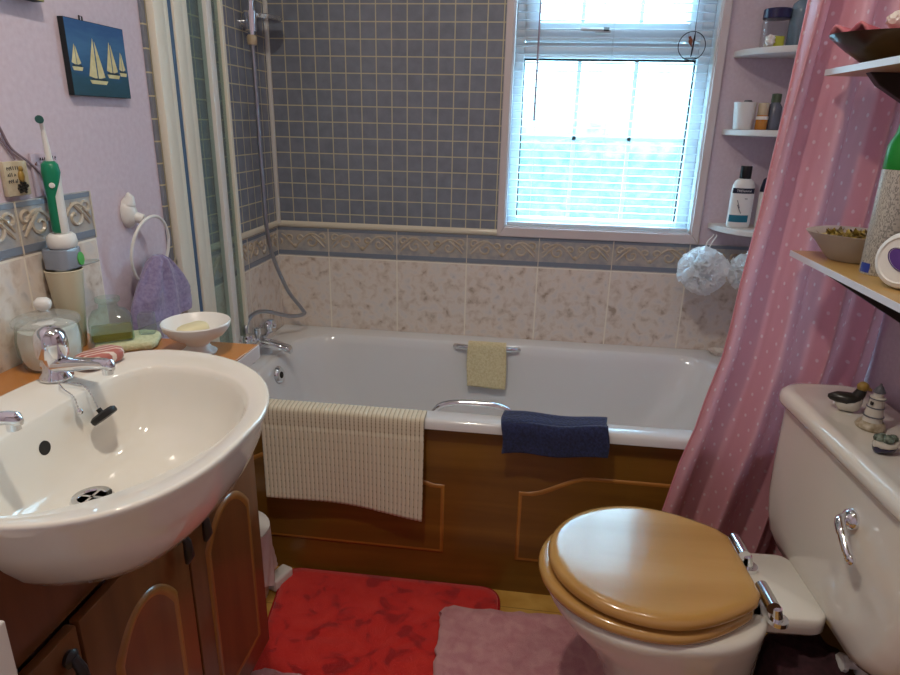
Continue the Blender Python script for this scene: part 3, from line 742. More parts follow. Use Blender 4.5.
tb = empty('electric_toothbrush', (.046, BY_, 1.062), 'green and white electric toothbrush standing upright in its stand', 'toothbrush')
def secs(c, rx, ry, z): return [(c[0]+rx*math.cos(2*PI*i/20), c[1]+ry*math.sin(2*PI*i/20), z) for i in range(20)]
q = B(); q.loft([secs((.046, BY_), a, b, z) for a, b, z in ((.011, .0125, 1.0620), (.0125, .0145, 1.066), (.0125, .0140, 1.10), (.0125, .0135, 1.13), (.0135, .0140, 1.155), (.0145, .0150, 1.172), (.0125, .013, 1.186), (.008, .008, 1.190))]); body = q.build('handle', 'white_plastic', tb)
q = B()
rr = []
for a, b, z in ((.0118, .0133, 1.0640), (.0135, .0150, 1.068), (.0135, .0147, 1.10), (.0135, .0143, 1.13), (.0145, .0152, 1.155), (.0155, .0163, 1.172), (.0135, .0142, 1.186), (.0085, .0088, 1.1915)):
    k = 1.05 if z < 1.13 else 1.05+(min(z, 1.17)-1.13)/.04*1.1
    rr.append([(.046+a*math.cos(t), BY_+b*math.sin(t), z) for t in [-PI*.62-k+2*k*i/14 for i in range(15)]])
q.loft(rr, close=False); q.build('green_grip', 'green_plastic', tb, solid=.0014)
B().lathe([(.001, .002), (.0045, .0015), (.005, 0)], (.0535, BY_-.0135, 1.150), 14, (.5, -.87, 0)).build('power_button', 'white_plastic', tb)
q = B(); q.tube([(.046, BY_, 1.189), (.046, BY_-.001, 1.215), (.046, BY_-.003, 1.245), (.047, BY_-.005, 1.258)], [.0062, .0050, .0038, .0036], 14); q.ball((.0475, BY_-.007, 1.262), .0070, (.9, .9, 1.0), 2)
neck = q.build('brush_neck', 'white_plastic', tb)
B().lathe([(.0065, 0), (.0068, .008), (.0005, .0085)], (.0475, BY_-.008, 1.262), 20, (.55, -.8, .1)).build('bristles', 'bristle', neck)
# oil bottle
ob = empty('oil_bottle', (.112, -1.118, .8555), 'square glass bottle of yellow-green oil on a folded pale green cloth', 'bottle')
def sq(c, h, r, z, rot=.62):
    out = []
    for x, y, _ in rrect(-h, h, -h, h, r, 0, 5):
        out.append((c[0]+x*math.cos(rot)-y*math.sin(rot), c[1]+x*math.sin(rot)+y*math.cos(rot), z))
    return out
oc = (.108, -1.118)
q = B(); q.loft([sq(oc, .034, .006, .8560), sq(oc, .038, .007, .860), sq(oc, .038, .008, .894), sq(oc, .030, .012, .908), sq(oc, .018, .0179, .916), sq(oc, .016, .0159, .926), sq(oc, .022, .0219, .931), sq(oc, .022, .0219, .938), sq(oc, .018, .0179, .939)], True, False)
q.build('glass_body', clear('bottle_glass', (.80, .90, .85, 1), .95), ob)
q = B(); q.loft([sq(oc, .032, .005, .8575), sq(oc, .0355, .006, .861), sq(oc, .0355, .006, .874)]); q.build('oil', 'oil', ob)
sp = empty('glass_stopper', (.150, -1.088, .8555), 'small clear square glass block leaning beside the oil bottle', 'glass block')
q = B(); oc2 = (.158, -1.078)
q.loft([sq(oc2, .013, .003, .8560, .4), sq(oc2, .015, .003, .858, .4), sq(oc2, .015, .003, .895, .4), sq(oc2, .012, .003, .898, .4)]); q.build('block', 'glass', sp)
# folded flannel below it
def pad(poly_fn, z0, z1, mat, name, label, cat, origin, nseg=48, wob=.004):
    rr = []
    for s, z in ((.93, 0), (1, .25), (1.0, .7), (.95, 1)):
        r = []
        for i in range(nseg):
            x, y = poly_fn(2*PI*i/nseg, s)
            r.append((x, y, z0+(z1-z0)*z))
        rr.append(r)
    return tag(B().loft(rr).build(name, mat, origin=origin, angle=70), label, cat)
def fl(a, s):
    c, q = math.cos(a), math.sin(a); e = .5
    x = .058*math.copysign(abs(c)**e, c)*s; y = .048*math.copysign(abs(q)**e, q)*s; k = 1+.03*math.sin(5*a)+.02*math.sin(11*a)
    x *= k; y *= k; r = .5
    return .135+x*math.cos(r)-y*math.sin(r), -1.112+x*math.sin(r)+y*math.cos(r)
pad(fl, WT+.0003, .8555, 'palegreen', 'folded_flannel', 'folded pale green flannel under the oil bottle on the worktop', 'flannel', (.135, -1.112, WT))

# ================================================================== left wall
pic = empty('sailboat_picture', (0, -.905, 1.305), 'small square painting of four sailing boats on the pink wall', 'picture')
q = B().box(.001, .0125, -.990, -.806, 1.308, 1.448).build('canvas', 'canvas_side', pic, smooth=False)
B().box(.012, .0130, -.989, -.807, 1.309, 1.447).build('painted_face', 'sea', q, smooth=False)
def boat(y, z, h, wd, flip=1):
    b = B(); X0, X1 = .0130, .0138
    b.prism([(y-.004*h/.07, z+.006), (y-.004*h/.07, z+h), (y-wd*.55, z+.010)], X0, X1, 'x')
    b.prism([(y, z+.006), (y, z+h*.93), (y+wd*.25, z+h*.45), (y+wd*.40, z+.010)], X0, X1, 'x')
    b.build('sails', 'sail', pic, smooth=False)
    b = B(); b.prism([(y-wd*.55, z+.003), (y+wd*.55, z+.003), (y+wd*.42, z-.004), (y-wd*.45, z-.004)], X0, X1, 'x'); b.build('boat_hull', 'sail', pic, smooth=False)
    b = B(); b.prism([(y-wd*.45, z+.007), (y+wd*.42, z+.007), (y+wd*.45, z+.003), (y-wd*.5, z+.003)], X0, X1+.0002, 'x'); b.build('boat_stripe', 'paint_dark', pic, smooth=False)
boat(-.909, 1.336, .082, .052); boat(-.858, 1.350, .066, .038); boat(-.824, 1.356, .044, .022); boat(-.969, 1.358, .044, .028)
q = B(); q.tube([(.008, -.936, 1.448), (.008, -.936, 1.456), (.008, -.928, 1.456), (.008, -.928, 1.448)], .0018, 6); q.build('hanging_clip', 'black_iron', pic)
up = empty('landscape_picture', (0, -1.14, 1.46), 'unframed landscape canvas above the sailboat painting, only its bottom edge in view', 'picture')
q = B().box(.001, .022, -1.25, -1.045, 1.462, 1.66).build('canvas', 'canvas_side', up, smooth=False)
B().box(.0215, .0225, -1.249, -1.046, 1.4625, 1.659).build('painted_face', 'yellowgreen_art', q, smooth=False)
# towel ring and lilac towel
tr_ = empty('towel_ring', (0, -.835, 1.06), 'white towel ring with a pointed mount on the pink wall', 'towel ring')
q = B(); q.lathe([(.024, 0), (.0245, .006), (.021, .012), (.012, .020), (.0005, .022)], (.001, -.862, 1.062), 26, (1, 0, 0), 1.35, .95)
q.tube([(.008, -.862, 1.085), (.014, -.862, 1.10), (.012, -.865, 1.108)], [.016, .009, .003], 12)
q.tube([(.012, -.857, 1.055), (.034, -.851, 1.048)], [.013, .011], 14)
q.build('wall_mount', 'white_plastic', tr_)
rc = Vector((.040, -.848, .978)); RR = .077
B().tube([rc+Vector((.012*math.sin(a), RR*math.cos(a)*.98, RR*math.sin(a))) for a in [2*PI*i/48 for i in range(48)]], .0036, 10, True).build('ring', 'white_plastic', tr_)
def towel_sec(z):
    t = (.955-z)/.14; wy = .028+.075*max(0, min(1, t*1.5))**.8+.012*t; wx = .017+.012*t
    out = []
    for i in range(72):
        a = 2*PI*i/72; f = 1+.24*math.sin(7*a+1.2*t)+.06*math.sin(13*a+2)
        out.append((.046+wx*math.sin(a)*f+.0095*min(1, t*2+.2)*math.sin(8.5*math.cos(a)+.8*t)*(1 if math.sin(a) > 0 else .5), -.835-.004*t+wy*math.cos(a)*(1+.03*math.sin(9*a)), z+.006*math.sin(3*a+1)*t))
    return out
tw = empty('hand_towel', (.046, -.838, .845), 'lilac hand towel gathered through the white towel ring', 'towel')
zs = [.958, .950, .935, .915, .895, .875, .858, .853, .848, .842, .837, .824, .816]
rr = []
for i, z in enumerate(zs):
    r = towel_sec(z)
    if i in (7, 9): r = [(.046+(x-.046)*.94, -.838+(y+.838)*.985, zz) for x, y, zz in r]
    if i == 0: r = [(.046+(x-.046)*.55, -.838+(y+.838)*.6, zz+.004) for x, y, zz in r]
    rr.append(r)
B().loft(rr).build('towel_cloth', 'lilac', tw, angle=80)
# little plaques above the border, cords
pq = empty('wall_plaque', (0, -1.17, 1.13), 'small cream plaque with a raised brown figure above the border tiles', 'plaque')
q = B().box(.001, .010, -1.196, -1.142, 1.133, 1.192, .002).build('board', 'plaque', pq)
q = B()
for k in range(26):
    a = random.random()*2*PI; r = .013*math.sqrt(random.random()); q.ball((.012, -1.160+r*math.cos(a), 1.147+r*.8*math.sin(a)), .0026, (1, 1, 1), 1)
q.build('dark_spotted_base', 'black_glaze', pq)
q = B(); q.ball((.012, -1.162, 1.166), .009, (.5, .7, 1.2), 2); q.ball((.012, -1.160, 1.179), .005, (.6, 1, 1), 2); q.build('raised_figure', 'tan_glaze', pq)
def scribble(parent, P, w_, h_, n, seed, mat):
    rnd = random.Random(seed); b = B(); s = 0
    while s < w_:
        l = rnd.uniform(.4, 1)*h_*.6
        k = rnd.choice((0, 1, 2))
        if k == 0: b.tube([P(s, 0), P(s, h_)], h_*.10, 5)
        elif k == 1: b.tube([P(s+l/2+l/2*math.cos(a), h_*.4+h_*.4*math.sin(a)) for a in [2*PI*i/8 for i in range(7)]], h_*.10, 5)
        else: b.tube([P(s, 0), P(s+l*.5, h_*.7), P(s+l, 0)], h_*.10, 5)
        s += l+h_*.35
    b.build('lettering', mat, parent)
for (yy, zz, w_) in ((-1.190, 1.178, .032), (-1.190, 1.167, .020), (-1.190, 1.156, .020)):
    scribble(pq, lambda s, t, yy=yy, zz=zz: (.0104, yy+s, zz+t), w_, .006, 0, int(zz*1000), 'wire')
p2 = empty('text_plaque', (0, -1.085, 1.13), 'pale card with dark lettering on the wall behind the toothbrush', 'plaque')
B().box(.001, .006, -1.125, -1.058, 1.126, 1.203, .001).build('board', plain('pale_card', '#c3b3c0', .7), p2)
scribble(p2, lambda s, t: (.0064, -1.104+s, 1.190+t), .040, .007, 0, 5, 'wire')
for k in range(6):
    scribble(p2, lambda s, t, k=k: (.0064, -1.074+s, 1.180-k*.0088+t), .009, .006, 0, 20+k, 'brown')
scribble(p2, lambda s, t: (.0064, -1.118+s, 1.182+t), .008, .006, 0, 44, 'brown')
cordm = plain('greyish_pink_cable', '#8a7782', .6)
B_ = lambda pts, r: B().tube(smooth_path(pts, 8), r, 8)
o = B_([(.004, -1.245, 1.30), (.004, -1.190, 1.262), (.004, -1.165, 1.215), (.005, -1.130, 1.188), (.0105, -1.110, 1.160), (.012, -1.104, 1.10), (.012, -1.105, 1.045)], .0022).build('power_cable', cordm, origin=(.004, -1.245, 1.30)); tag(o, 'thin grey-pink cable curving down the wall to the toothbrush stand', 'cable')
o = B_([(.004, -1.235, 1.265), (.004, -1.190, 1.236), (.004, -1.168, 1.208), (.004, -1.160, 1.1945)], .0018).build('power_cable', cordm, origin=(.004, -1.235, 1.265)); tag(o, 'shorter thin cable ending at the top of the cream plaque', 'cable')
o = B_([(.012, -1.098, 1.115), (.013, -1.088, 1.085), (.013, -1.080, 1.045)], .0018).build('power_cable', 'white_plastic', origin=(.012, -1.098, 1.115)); tag(o, 'short white cable looping over the border tile right of the toothbrush', 'cable')

# ================================================================== venetian blind
bl = empty('venetian_blind', (1.132, .02, 2.03), 'white slatted venetian blind hanging in the window recess', 'blind')
BX0, BX1 = .830, 1.434
B().box(BX0, BX1, .004, .032, 2.020, 2.045, .002).build('head_rail', 'blind', bl)
B().box(BX0, BX1, .008, .030, .9420, .9530, .002).build('bottom_rail', 'blind', bl)
def slat():
    b = B(); rr = []
    for x in (BX0, BX1):
        rr.append([(x, .019+yy, 0+zz) for yy, zz in [(-.0125, -.0015), (-.006, .0004), (0, .001), (.006, .0004), (.0125, -.0015), (.0125, -.0019), (.006, .0), (0, .0006), (-.006, .0), (-.0125, -.0019)]])
    return b.loft(rr)
zs = .972; first = None; nsl = 0
while zs < 2.01:
    if first is None:
        b = slat()
        for v in b.bm.verts: v.co.z += 2.03
        first = b.build('slat', 'blind', bl); first.location.z = zs-2.03; first.location.x = 0
    else:
        o = first.copy(); C.objects.link(o); o.parent = bl; o.location.z = zs-2.03
    zs += .0245
for x in (.905, 1.132, 1.375):
    q = B()
    for yy in (.0045, .0335): q.tube([(x, yy, .945), (x, yy, 2.03)], .0006, 5)
    q.build('ladder_cord', 'cord', bl)
q = B(); q.tube([(.9005, .000, 1.99), (.9005, -.001, 1.60), (.901, -.001, 1.285)], .0034, 6); q.build('tilt_wand', 'wand', bl)
rg_ = empty('ring_ornament', (1.366, -.012, 1.47), 'thin dark wire ring with a small brown bird hanging before the blind', 'ornament')
oc_ = Vector((1.366, -.010, 1.511)); RA = .040
B().tube([oc_+Vector((RA*math.cos(2*PI*i/48), 0, RA*math.sin(2*PI*i/48))) for i in range(48)], .0013, 8, True).build('wire_ring', 'wire', rg_)
B().tube([(1.370, -.010, 1.55), (1.372, -.006, 1.70), (1.374, -.004, 2.02)], .0009, 6).build('hanging_cord', 'wire', rg_)
q = B(); q.tube([(1.372, -.010, 1.551), (1.371, -.010, 1.53), (1.368, -.010, 1.485), (1.366, -.010, 1.480)], [.001, .003, .0018, .001], 8); q.build('hanging_stem', 'wire', rg_)
q = B(); q.ball((1.361, -.010, 1.524), .008, (.8, .7, 1.2), 2); q.ball((1.358, -.010, 1.534), .0045, (1, 1, 1), 2); q.tube([(1.362, -.010, 1.518), (1.366, -.010, 1.508)], [.004, .001], 8); q.build('bird', 'brown', rg_)
q = B(); q.tube([(1.350, -.010, 1.474), (1.385, -.010, 1.477)], .0016, 6); q.ball((1.353, -.010, 1.474), .004, (1.4, 1, .7), 2); q.build('perch', 'wire', rg_)

# ================================================================== corner shelves
def corner_shelf(z, label):
    R0 = .205; pts = [(W-.001, -.001-.0), ]
    poly = [(W-.0015, -.0015)]+[(W-.0015-R0*math.cos(a), -.0015-R0*math.sin(a)) for a in [PI/2*i/20 for i in range(21)]]
    o = B().prism(poly, z-.018, z).build('corner_shelf', 'white_paint', origin=(W-.08, -.08, z-.018), smooth=False, bevel=.003)
    return tag(o, label, 'shelf', 'white corner shelves')
corner_shelf(1.497, 'topmost white quarter-round corner shelf, with the navy-lidded jar on it')
corner_shelf(1.272, 'middle white quarter-round corner shelf, with the white pot on it')
corner_shelf(.978, 'lowest white quarter-round corner shelf, with the shampoo bottle on it')
j = empty('lidded_jar', (1.580, -.075, 1.4972), 'clear jar of shells with navy lid on the topmost corner shelf', 'jar')
c_ = (1.580, -.075, 1.4974)
B().lathe([(.001, 0), (.032, 0), (.036, .004), (.036, .070), (.034, .078)], c_, 32, cap=False).build('glass_body', clear('jar_glass', (.93, .95, .96, 1), .985), j)
B().lathe([(.036, .078), (.038, .080), (.038, .103), (.036, .105), (.001, .105)], c_, 32).build('lid', 'navy_plastic', j)
q = B()
for k in range(14):
    a = 2.4*k; r = .018*math.sqrt((k % 7)/7); q.ball((1.576+r*math.cos(a), -.075+r*math.sin(a), 1.506+.034*(k//7)*.5+.006*random.random()), .009, (1, .8, .7), 2)
q.build('shells_inside', 'shell', j)
o = B().ball((1.553, -.135, 1.5125), .0145, (.9, .9, 1.05), 3, lambda v: 1+.12*math.sin(9*v.z+4*v.x)).build('seashell', 'shell', origin=(1.553, -.135, 1.4975)); tag(o, 'pale seashell in front of the navy-lidded jar', 'shell')
q = B(); q.loft([rrect(1.562, 1.592, -.137, -.113, .006, z, 4) for z in (1.4975, 1.500, 1.522, 1.5245)]); tag(q.build('guest_soap', 'lime', origin=(1.577, -.125, 1.4975)), 'small yellow-green block beside the seashell on the top corner shelf', 'soap')
bt = empty('tall_bottle', (1.643, -.085, 1.4972), 'tall pale blue-grey glass bottle right of the navy-lidded jar', 'bottle')
q = B(); q.lathe([(.001, 0), (.027, 0), (.030, .004), (.030, .10), (.026, .118), (.013, .128), (.012, .15), (.014, .152), (.014, .158), (.001, .158)], (1.643, -.085, 1.4974), 30); q.build('glass_body', plain('blue_grey_glass', '#7f95a6', .12, trans=.35, coat=.4), bt)
o = B().lathe([(.001, 0), (.008, 0), (.009, .006), (.008, .020), (.0005, .022)], (1.642, -.135, 1.4974), 16).build('small_pebble_soap', 'white_plastic', origin=(1.642, -.135, 1.4974)); tag(o, 'small white rounded piece before the tall blue-grey bottle', 'soap')
pot = empty('white_pot', (1.530, -.080, 1.2722), 'white tapered pot on the middle corner shelf', 'pot')
B().lathe([(.001, 0), (.024, 0), (.026, .003), (.0325, .074), (.0335, .077), (.031, .0775), (.0245, .006), (.001, .005)], (1.530, -.080, 1.2724), 32).build('pot_wall', 'white_plastic', pot)
B().lathe([(.012, 0), (.013, .004), (.010, .012), (.0005, .013)], (1.552, -.080, 1.3488), 16).build('dark_stopper', 'grey_glaze', pot) if False else None
tn = B().lathe([(.001, 0), (.012, 0), (.012, .074), (.010, .078), (.0005, .079)], (1.536, -.080, 1.2780), 16).build('dark_tube', 'grey_glaze', origin=(1.536, -.080, 1.2780)); tag(tn, 'dark tube whose end just shows above the white pot rim', 'tube')
ab = empty('amber_bottle', (1.578, -.098, 1.2722), 'small amber bottle with beige cap right of the white pot', 'bottle')
c_ = (1.578, -.098, 1.2724)
B().lathe([(.001, 0), (.0155, 0), (.017, .003), (.017, .038), (.013, .044)], c_, 24).build('bottle_body', 'amber', ab)
B().lathe([(.0145, .040), (.015, .042), (.015, .074), (.0135, .076), (.0005, .076)], c_, 24).build('cap', 'beige', ab)
B().lathe([(.0173, .029), (.0175, .031), (.0175, .037), (.0173, .038)], c_, 24, cap=False).build('pale_band', 'white_plastic', ab)
gb = empty('grey_bottle', (1.614, -.085, 1.2722), 'dark grey-green bottle behind the amber bottle', 'bottle')
c_ = (1.614, -.085, 1.2724)
B().lathe([(.001, 0), (.019, 0), (.020, .004), (.020, .065), (.013, .076), (.012, .08)], c_, 24).build('bottle_body', plain('grey_bottle_glass', '#5c6270', .2, coat=.3), gb)
B().lathe([(.013, .078), (.0135, .080), (.0135, .102), (.0005, .104)], c_, 20).build('cap', plain('dull_green_cap', '#4d5a44', .4), gb)
# shampoo
spb = empty('shampoo_bottle', (1.562, -.085, .9782), 'white shampoo bottle with black cap on the lowest corner shelf', 'bottle')
def ell(c, a, b, z, rot=0, nn=36): return [(c[0]+a*math.cos(2*PI*i/nn)*math.cos(rot)-b*math.sin(2*PI*i/nn)*math.sin(rot), c[1]+a*math.cos(2*PI*i/nn)*math.sin(rot)+b*math.sin(2*PI*i/nn)*math.cos(rot), z) for i in range(nn)]
cs = (1.562, -.085); rot = .12
q = B(); q.loft([ell(cs, a, b, .9784+z, rot) for a, b, z in ((.033, .020, 0), (.0355, .0225, .003), (.036, .023, .02), (.036, .023, .105), (.034, .0225, .128), (.028, .020, .142), (.018, .016, .149), (.014, .014, .151))])
q.build('bottle_body', 'white_plastic', spb)
B().lathe([(.0165, .150), (.017, .151), (.0165, .186), (.0155, .188), (.0005, .188)], (cs[0], cs[1], .9784), 26).build('cap', 'black_plastic', spb)
def label_patch(nm, mat, t0, t1, z0, z1):
    b = B()
    b.grid(lambda u, v: (cs[0]+.0364*math.cos(t0+(t1-t0)*u)*math.cos(rot)-.0234*math.sin(t0+(t1-t0)*u)*math.sin(rot), cs[1]+.0364*math.cos(t0+(t1-t0)*u)*math.sin(rot)+.0234*math.sin(t0+(t1-t0)*u)*math.cos(rot), .9784+z0+(z1-z0)*v), 12, 2)
    return b.build(nm, mat, spb)
label_patch('dark_name_band', 'navy_print', PI*1.10, PI*1.80, .106, .122)
label_patch('teal_patch', 'teal', PI*1.10, PI*1.68, .018, .040)
me = text_mesh('TRESemmé', .0098)
for v in me.vertices: v.co = Vector((cs[0]-.003+v.co.x*.98, cs[1]-.0248+.0022*((v.co.x-.0)/.02)**2+v.co.x*.1, .9784+.114+v.co.y))
me.materials.append(MAT['white_plastic']); lt = bpy.data.objects.new('name_lettering', me); C.objects.link(lt)
for v in me.vertices: v.co -= Vector((1.562, -.085, .9782))
lt.parent = spb
q = B(); q.tube([(1.543, -.1085, 1.064), (1.552, -.1100, 1.040)], .0011, 5); q.tube([(1.545, -.1088, 1.050), (1.558, -.1105, 1.024)], .0011, 5); q.box(1.564, 1.572, -.1098, -.1090, 1.068, 1.070)
q.build('thin_print_lines', 'grey_glaze', spb)
db = empty('dark_bottle', (1.640, -.085, .9782), 'dark navy bottle mostly hidden by the curtain, right of the white shampoo bottle', 'bottle')
q = B(); q.loft([ell((1.640, -.085), a, b, .9784+z) for a, b, z in ((.026, .018, 0), (.028, .020, .004), (.028, .020, .10), (.022, .018, .13), (.013, .013, .138))]); q.build('bottle_body', 'white_plastic', db)
q = B(); q.loft([ell((1.640, -.085), a, b, .9784+z) for a, b, z in ((.0285, .0205, .112), (.0275, .0205, .125), (.022, .019, .150), (.010, .010, .158))]); q.build('cap', 'navy_print', db)
# bath puffs
def puff(c, r, label, seed, yy):
    t = empty('bath_puff', (c[0], c[1], c[2]-r), label, 'bath puff', 'white bath puffs under the lowest corner shelf')
    rnd = random.Random(seed); b = B(); nrm = Vector((0, 0, 1))
    b.ball(c, r*.72, (1, 1, 1), 3)
    for k in range(130):
        z = 1-2*(k+.5)/130; a = k*2.39996; d = Vector((math.sqrt(1-z*z)*math.cos(a), math.sqrt(1-z*z)*math.sin(a), z))
        u = d.orthogonal().normalized(); u = Matrix.Rotation(rnd.uniform(0, 6.28), 3, d)@u; v = d.cross(u)
        L = r*rnd.uniform(.34, .5); hgt = r*rnd.uniform(.18, .52); ph = rnd.uniform(0, 6.28)
        def fn(s, q, d=d, u=u, v=v, L=L, hgt=hgt, ph=ph):
            x = (s-.5)*2
            return Vector(c)+d*(r*.62+hgt*q*(1-.35*x*x))+u*(x*L*(.7+.5*q))+v*(L*.28*math.sin(5*x+ph)*q+L*.15*q*math.sin(9*x))
        b.grid(fn, 9, 3)
    b.build('ruffled_netting', puff_mat, t)
    q = B()
    for dx in (-.006, .006): q.tube(smooth_path([(c[0]+dx*.3, c[1], c[2]+r*.75), (c[0]+dx*1.2+.008, c[1]+.01, c[2]+r*1.2), (c[0]+dx+.022, c[1]+.016, .952), (c[0]+dx*.6+.024, c[1]+.018, .9595)], 6), .0018, 6)
    q.build('hanging_cord', 'white_plastic', t)
def net_mat():
    k = NT('white_nylon_netting'); df = k.n('ShaderNodeBsdfDiffuse'); df.inputs[0].default_value = (.97, .98, .99, 1)
    tl = k.n('ShaderNodeBsdfTranslucent'); tl.inputs[0].default_value = (.97, .98, .99, 1); a = k.n('ShaderNodeMixShader'); a.inputs[0].default_value = .68
    k.l(df, 0, a, 1); k.l(tl, 0, a, 2); k.l(a, 0, k.out, 'Surface'); return k.m
puff_mat = net_mat()
puff((1.462, -.150, .846), .072, 'white netting bath puff, the left of the two hanging under the lowest corner shelf', 3, 0)
puff((1.600, -.160, .850), .060, 'white netting bath puff half behind the pink curtain', 9, 0)
# shell soap dish on the bath corner
sd = B(); sd.lathe([(.001, 0), (.016, 0), (.020, .004), (.034, .014), (.036, .018), (.030, .013), (.001, .008)], (1.578, -.055, .5354), 26, None, 1, .8)
tag(sd.build('shell_dish', 'shell', origin=(1.578, -.055, .5354)), 'small cream shell-shaped dish on the far bath corner by the curtain', 'dish')

# ================================================================== cloths on the bath
def drape(path, x0, x1, mat, name, label, cat, th, nu=60, wav=None, hem=None, uvs=1):
    """cloth laid over an edge: path is (y, z) down the middle, swept along x"""
    P = smooth_path([(0, y, z) for y, z in path], 10); n_ = len(P)-1
    L = [0]
    for a, b in zip(P, P[1:]): L.append(L[-1]+(b-a).length)
    def fn(u, v):
        i = min(int(v*n_), n_-1); t = v*n_-i; p = P[i].lerp(P[i+1], t); l = L[i]+(L[i+1]-L[i])*t
        x = x0+(x1-x0)*u; y, z = p.y, p.z
        if wav: x, y, z = wav(u, v, l/L[-1], x, y, z)
        return (x, y, z)
    b = B(); b.grid(fn, nu, n_, lambda u, v: ((x1-x0)*u*uvs, L[-1]*v*uvs))
    o = b.build(name, mat, origin=((x0+x1)/2, path[-1][0], path[-1][1]), angle=180, solid=th); return tag(o, label, cat)
def ribs(u, v, l, x, y, z):
    k = abs(math.sin(PI*u*38)); dz = (.010*math.sin(3.2*u+.5)-.022*u+.022*(u < 0))*max(0, (l-.3))/.7
    return x+.010*(l-.4)*(.5-u)*.6, y-.0022*k*(1 if l > .3 else 0)-.006*l*math.sin(7*u+1), z+.0020*k*(1 if l <= .35 else 0)+dz
drape([(-.688, .541), (-.700, .5405), (-.716, .5395), (-.7275, .535), (-.731, .520), (-.731, .48), (-.732, .40), (-.733, .33), (-.734, .262)], .222, .668, 'rib', 'bath_mat', 'cream ribbed bath mat draped over the bath edge beside the basin', 'bath mat', .003, 380, ribs)
def nav(u, v, l, x, y, z):
    return x+.004*math.sin(9*l), y-.003*(1+math.sin(11*u+3*l))*(l > .4)*l, z+.003*math.sin(8*u)+(.010*u if l > .6 else .0)
drape([(-.640, .50), (-.646, .530), (-.665, .5445), (-.69, .5450), (-.716, .5445), (-.728, .540), (-.735, .525), (-.736, .50), (-.738, .466)], .872, 1.140, 'navy', 'navy_flannel', 'navy blue flannel folded over the front bath edge', 'flannel', .011, 40, nav)
def yel(u, v, l, x, y, z): return x+.003*math.sin(7*l+2*u), y-.003*(1+math.sin(9*u+2*l))*abs(l-.3), z-.006*u*(l > .6)
drape([(-.120, .42), (-.112, .46), (-.106, .510), (-.105, .540), (-.115, .549), (-.127, .541), (-.132, .51), (-.138, .46), (-.145, .395)], .722, .856, 'yellow', 'yellow_flannel', 'yellow flannel hanging over the chrome handle at the back of the bath', 'flannel', .006, 30, yel)

# ================================================================== rugs and bin
def mat_rug(outline, z0, z1, mat, name, label, edge=None, rim=None):
    cx = sum(p[0] for p in outline)/len(outline); cy = sum(p[1] for p in outline)/len(outline); n_ = len(outline)
    def sc(s, z): return [(cx+(x-cx)*s, cy+(y-cy)*s, z+ (0)) for x, y in outline]
    b = B(); rr = [sc(.985, z0), sc(1, z0+.3*(z1-z0)), sc(1, z0+.65*(z1-z0)), sc(.985, z1)]
    for k in range(1, 16): rr.append([(x, y, z1+.0035*noise.noise(Vector((x*38, y*38, z0*100)))) for x, y, _ in sc(.985*(1-k/16), z1)])
    b.loft(rr); o = b.build(name, mat, origin=(cx, cy, z0), angle=90); tag(o, label, 'bath mat')
    if edge:
        q = B(); q.tube([Vector(p) for p in sc(1.001, z0+.006)], .0055, 8, True); q.build('binding', edge, o)
    return o
def round_poly(pts, r, nn=7):
    out = []; m = len(pts)
    for i in range(m):
        p0, p, p1 = Vector(pts[i-1]), Vector(pts[i]), Vector(pts[(i+1) % m]); a = (p0-p).normalized()*r; b = (p1-p).normalized()*r
        for k in range(nn+1):
            t = k/nn; out.append(tuple((p+a)*(1-t)**2+p*2*t*(1-t)+(p+b)*t*t))
    dense = []
    for i in range(len(out)):
        a, b = Vector(out[i]), Vector(out[(i+1) % len(out)]); k = max(1, int((b-a).length/.02))
        for j_ in range(k): dense.append(tuple(a.lerp(b, j_/k)))
    return dense
mat_rug(round_poly([(.255, -.712), (.886, -.708), (.905, -1.32), (.345, -1.32)], .055), .0005, .016, 'red_pile', 'red_mat', 'plush red bath mat on the floor along the bath panel', 'red_edge')
def fringe(poly, seed, amp=.004):
    rnd = random.Random(seed); return [(x+rnd.uniform(-amp, amp), y+rnd.uniform(-amp, amp)) for x, y in poly]
mat_rug(fringe(round_poly([(.735, -.828), (1.30, -.812), (1.36, -1.55), (.78, -1.55)], .03), 2), .021, .043, 'pink_pile', 'pink_mat', 'pink tufted pedestal mat under the toilet, overlapping the red mat')
mat_rug(fringe(round_poly([(.325, -1.10), (.66, -1.115), (.68, -1.7), (.345, -1.7)], .03), 4), .021, .043, 'pink_pile', 'pink_mat', 'pink tufted mat at the foot of the oak cabinet, mostly below the picture')
bn = empty('waste_bin', (.172, -.838, 0), 'small white round bin with a pinkish liner between the cabinet and the bath', 'bin')
bc = (.172, -.838, .0005)
B().lathe([(.001, 0), (.070, 0), (.074, .005), (.088, .22), (.091, .224), (.088, .226), (.071, .008), (.001, .006)], bc, 36).build('bin_wall', 'white_plastic', bn)
B().lathe([(.001, .236), (.06, .232), (.084, .227), (.090, .226), (.090, .2262)], bc, 36).build('bin_lid', 'white_plastic', bn)
q = B()
def bagfn(u, v):
    a = 2*PI*u; z = .222-.15*v; r = .0915+.004*v+.007*v*math.sin(7*a+3*v)+.005*math.sin(17*a+9*v)*v
    return (bc[0]+r*math.cos(a), bc[1]+r*math.sin(a), z-.02*v*math.sin(3*a+1))
q.grid(bagfn, 96, 14); q.build('liner', 'bag', bn)
o = B().box(-.020, .020, -.038, .038, 0, .040, .008, 3)
for v in o.bm.verts: v.co = Vector((.258, -.772, .0005))+Matrix.Rotation(-.35, 3, 'Z')@v.co
tag(o.build('white_block', 'white_plastic', origin=(.266, -.775, .0005)), 'small white rounded plastic block on the floor beside the bin', 'plastic block')

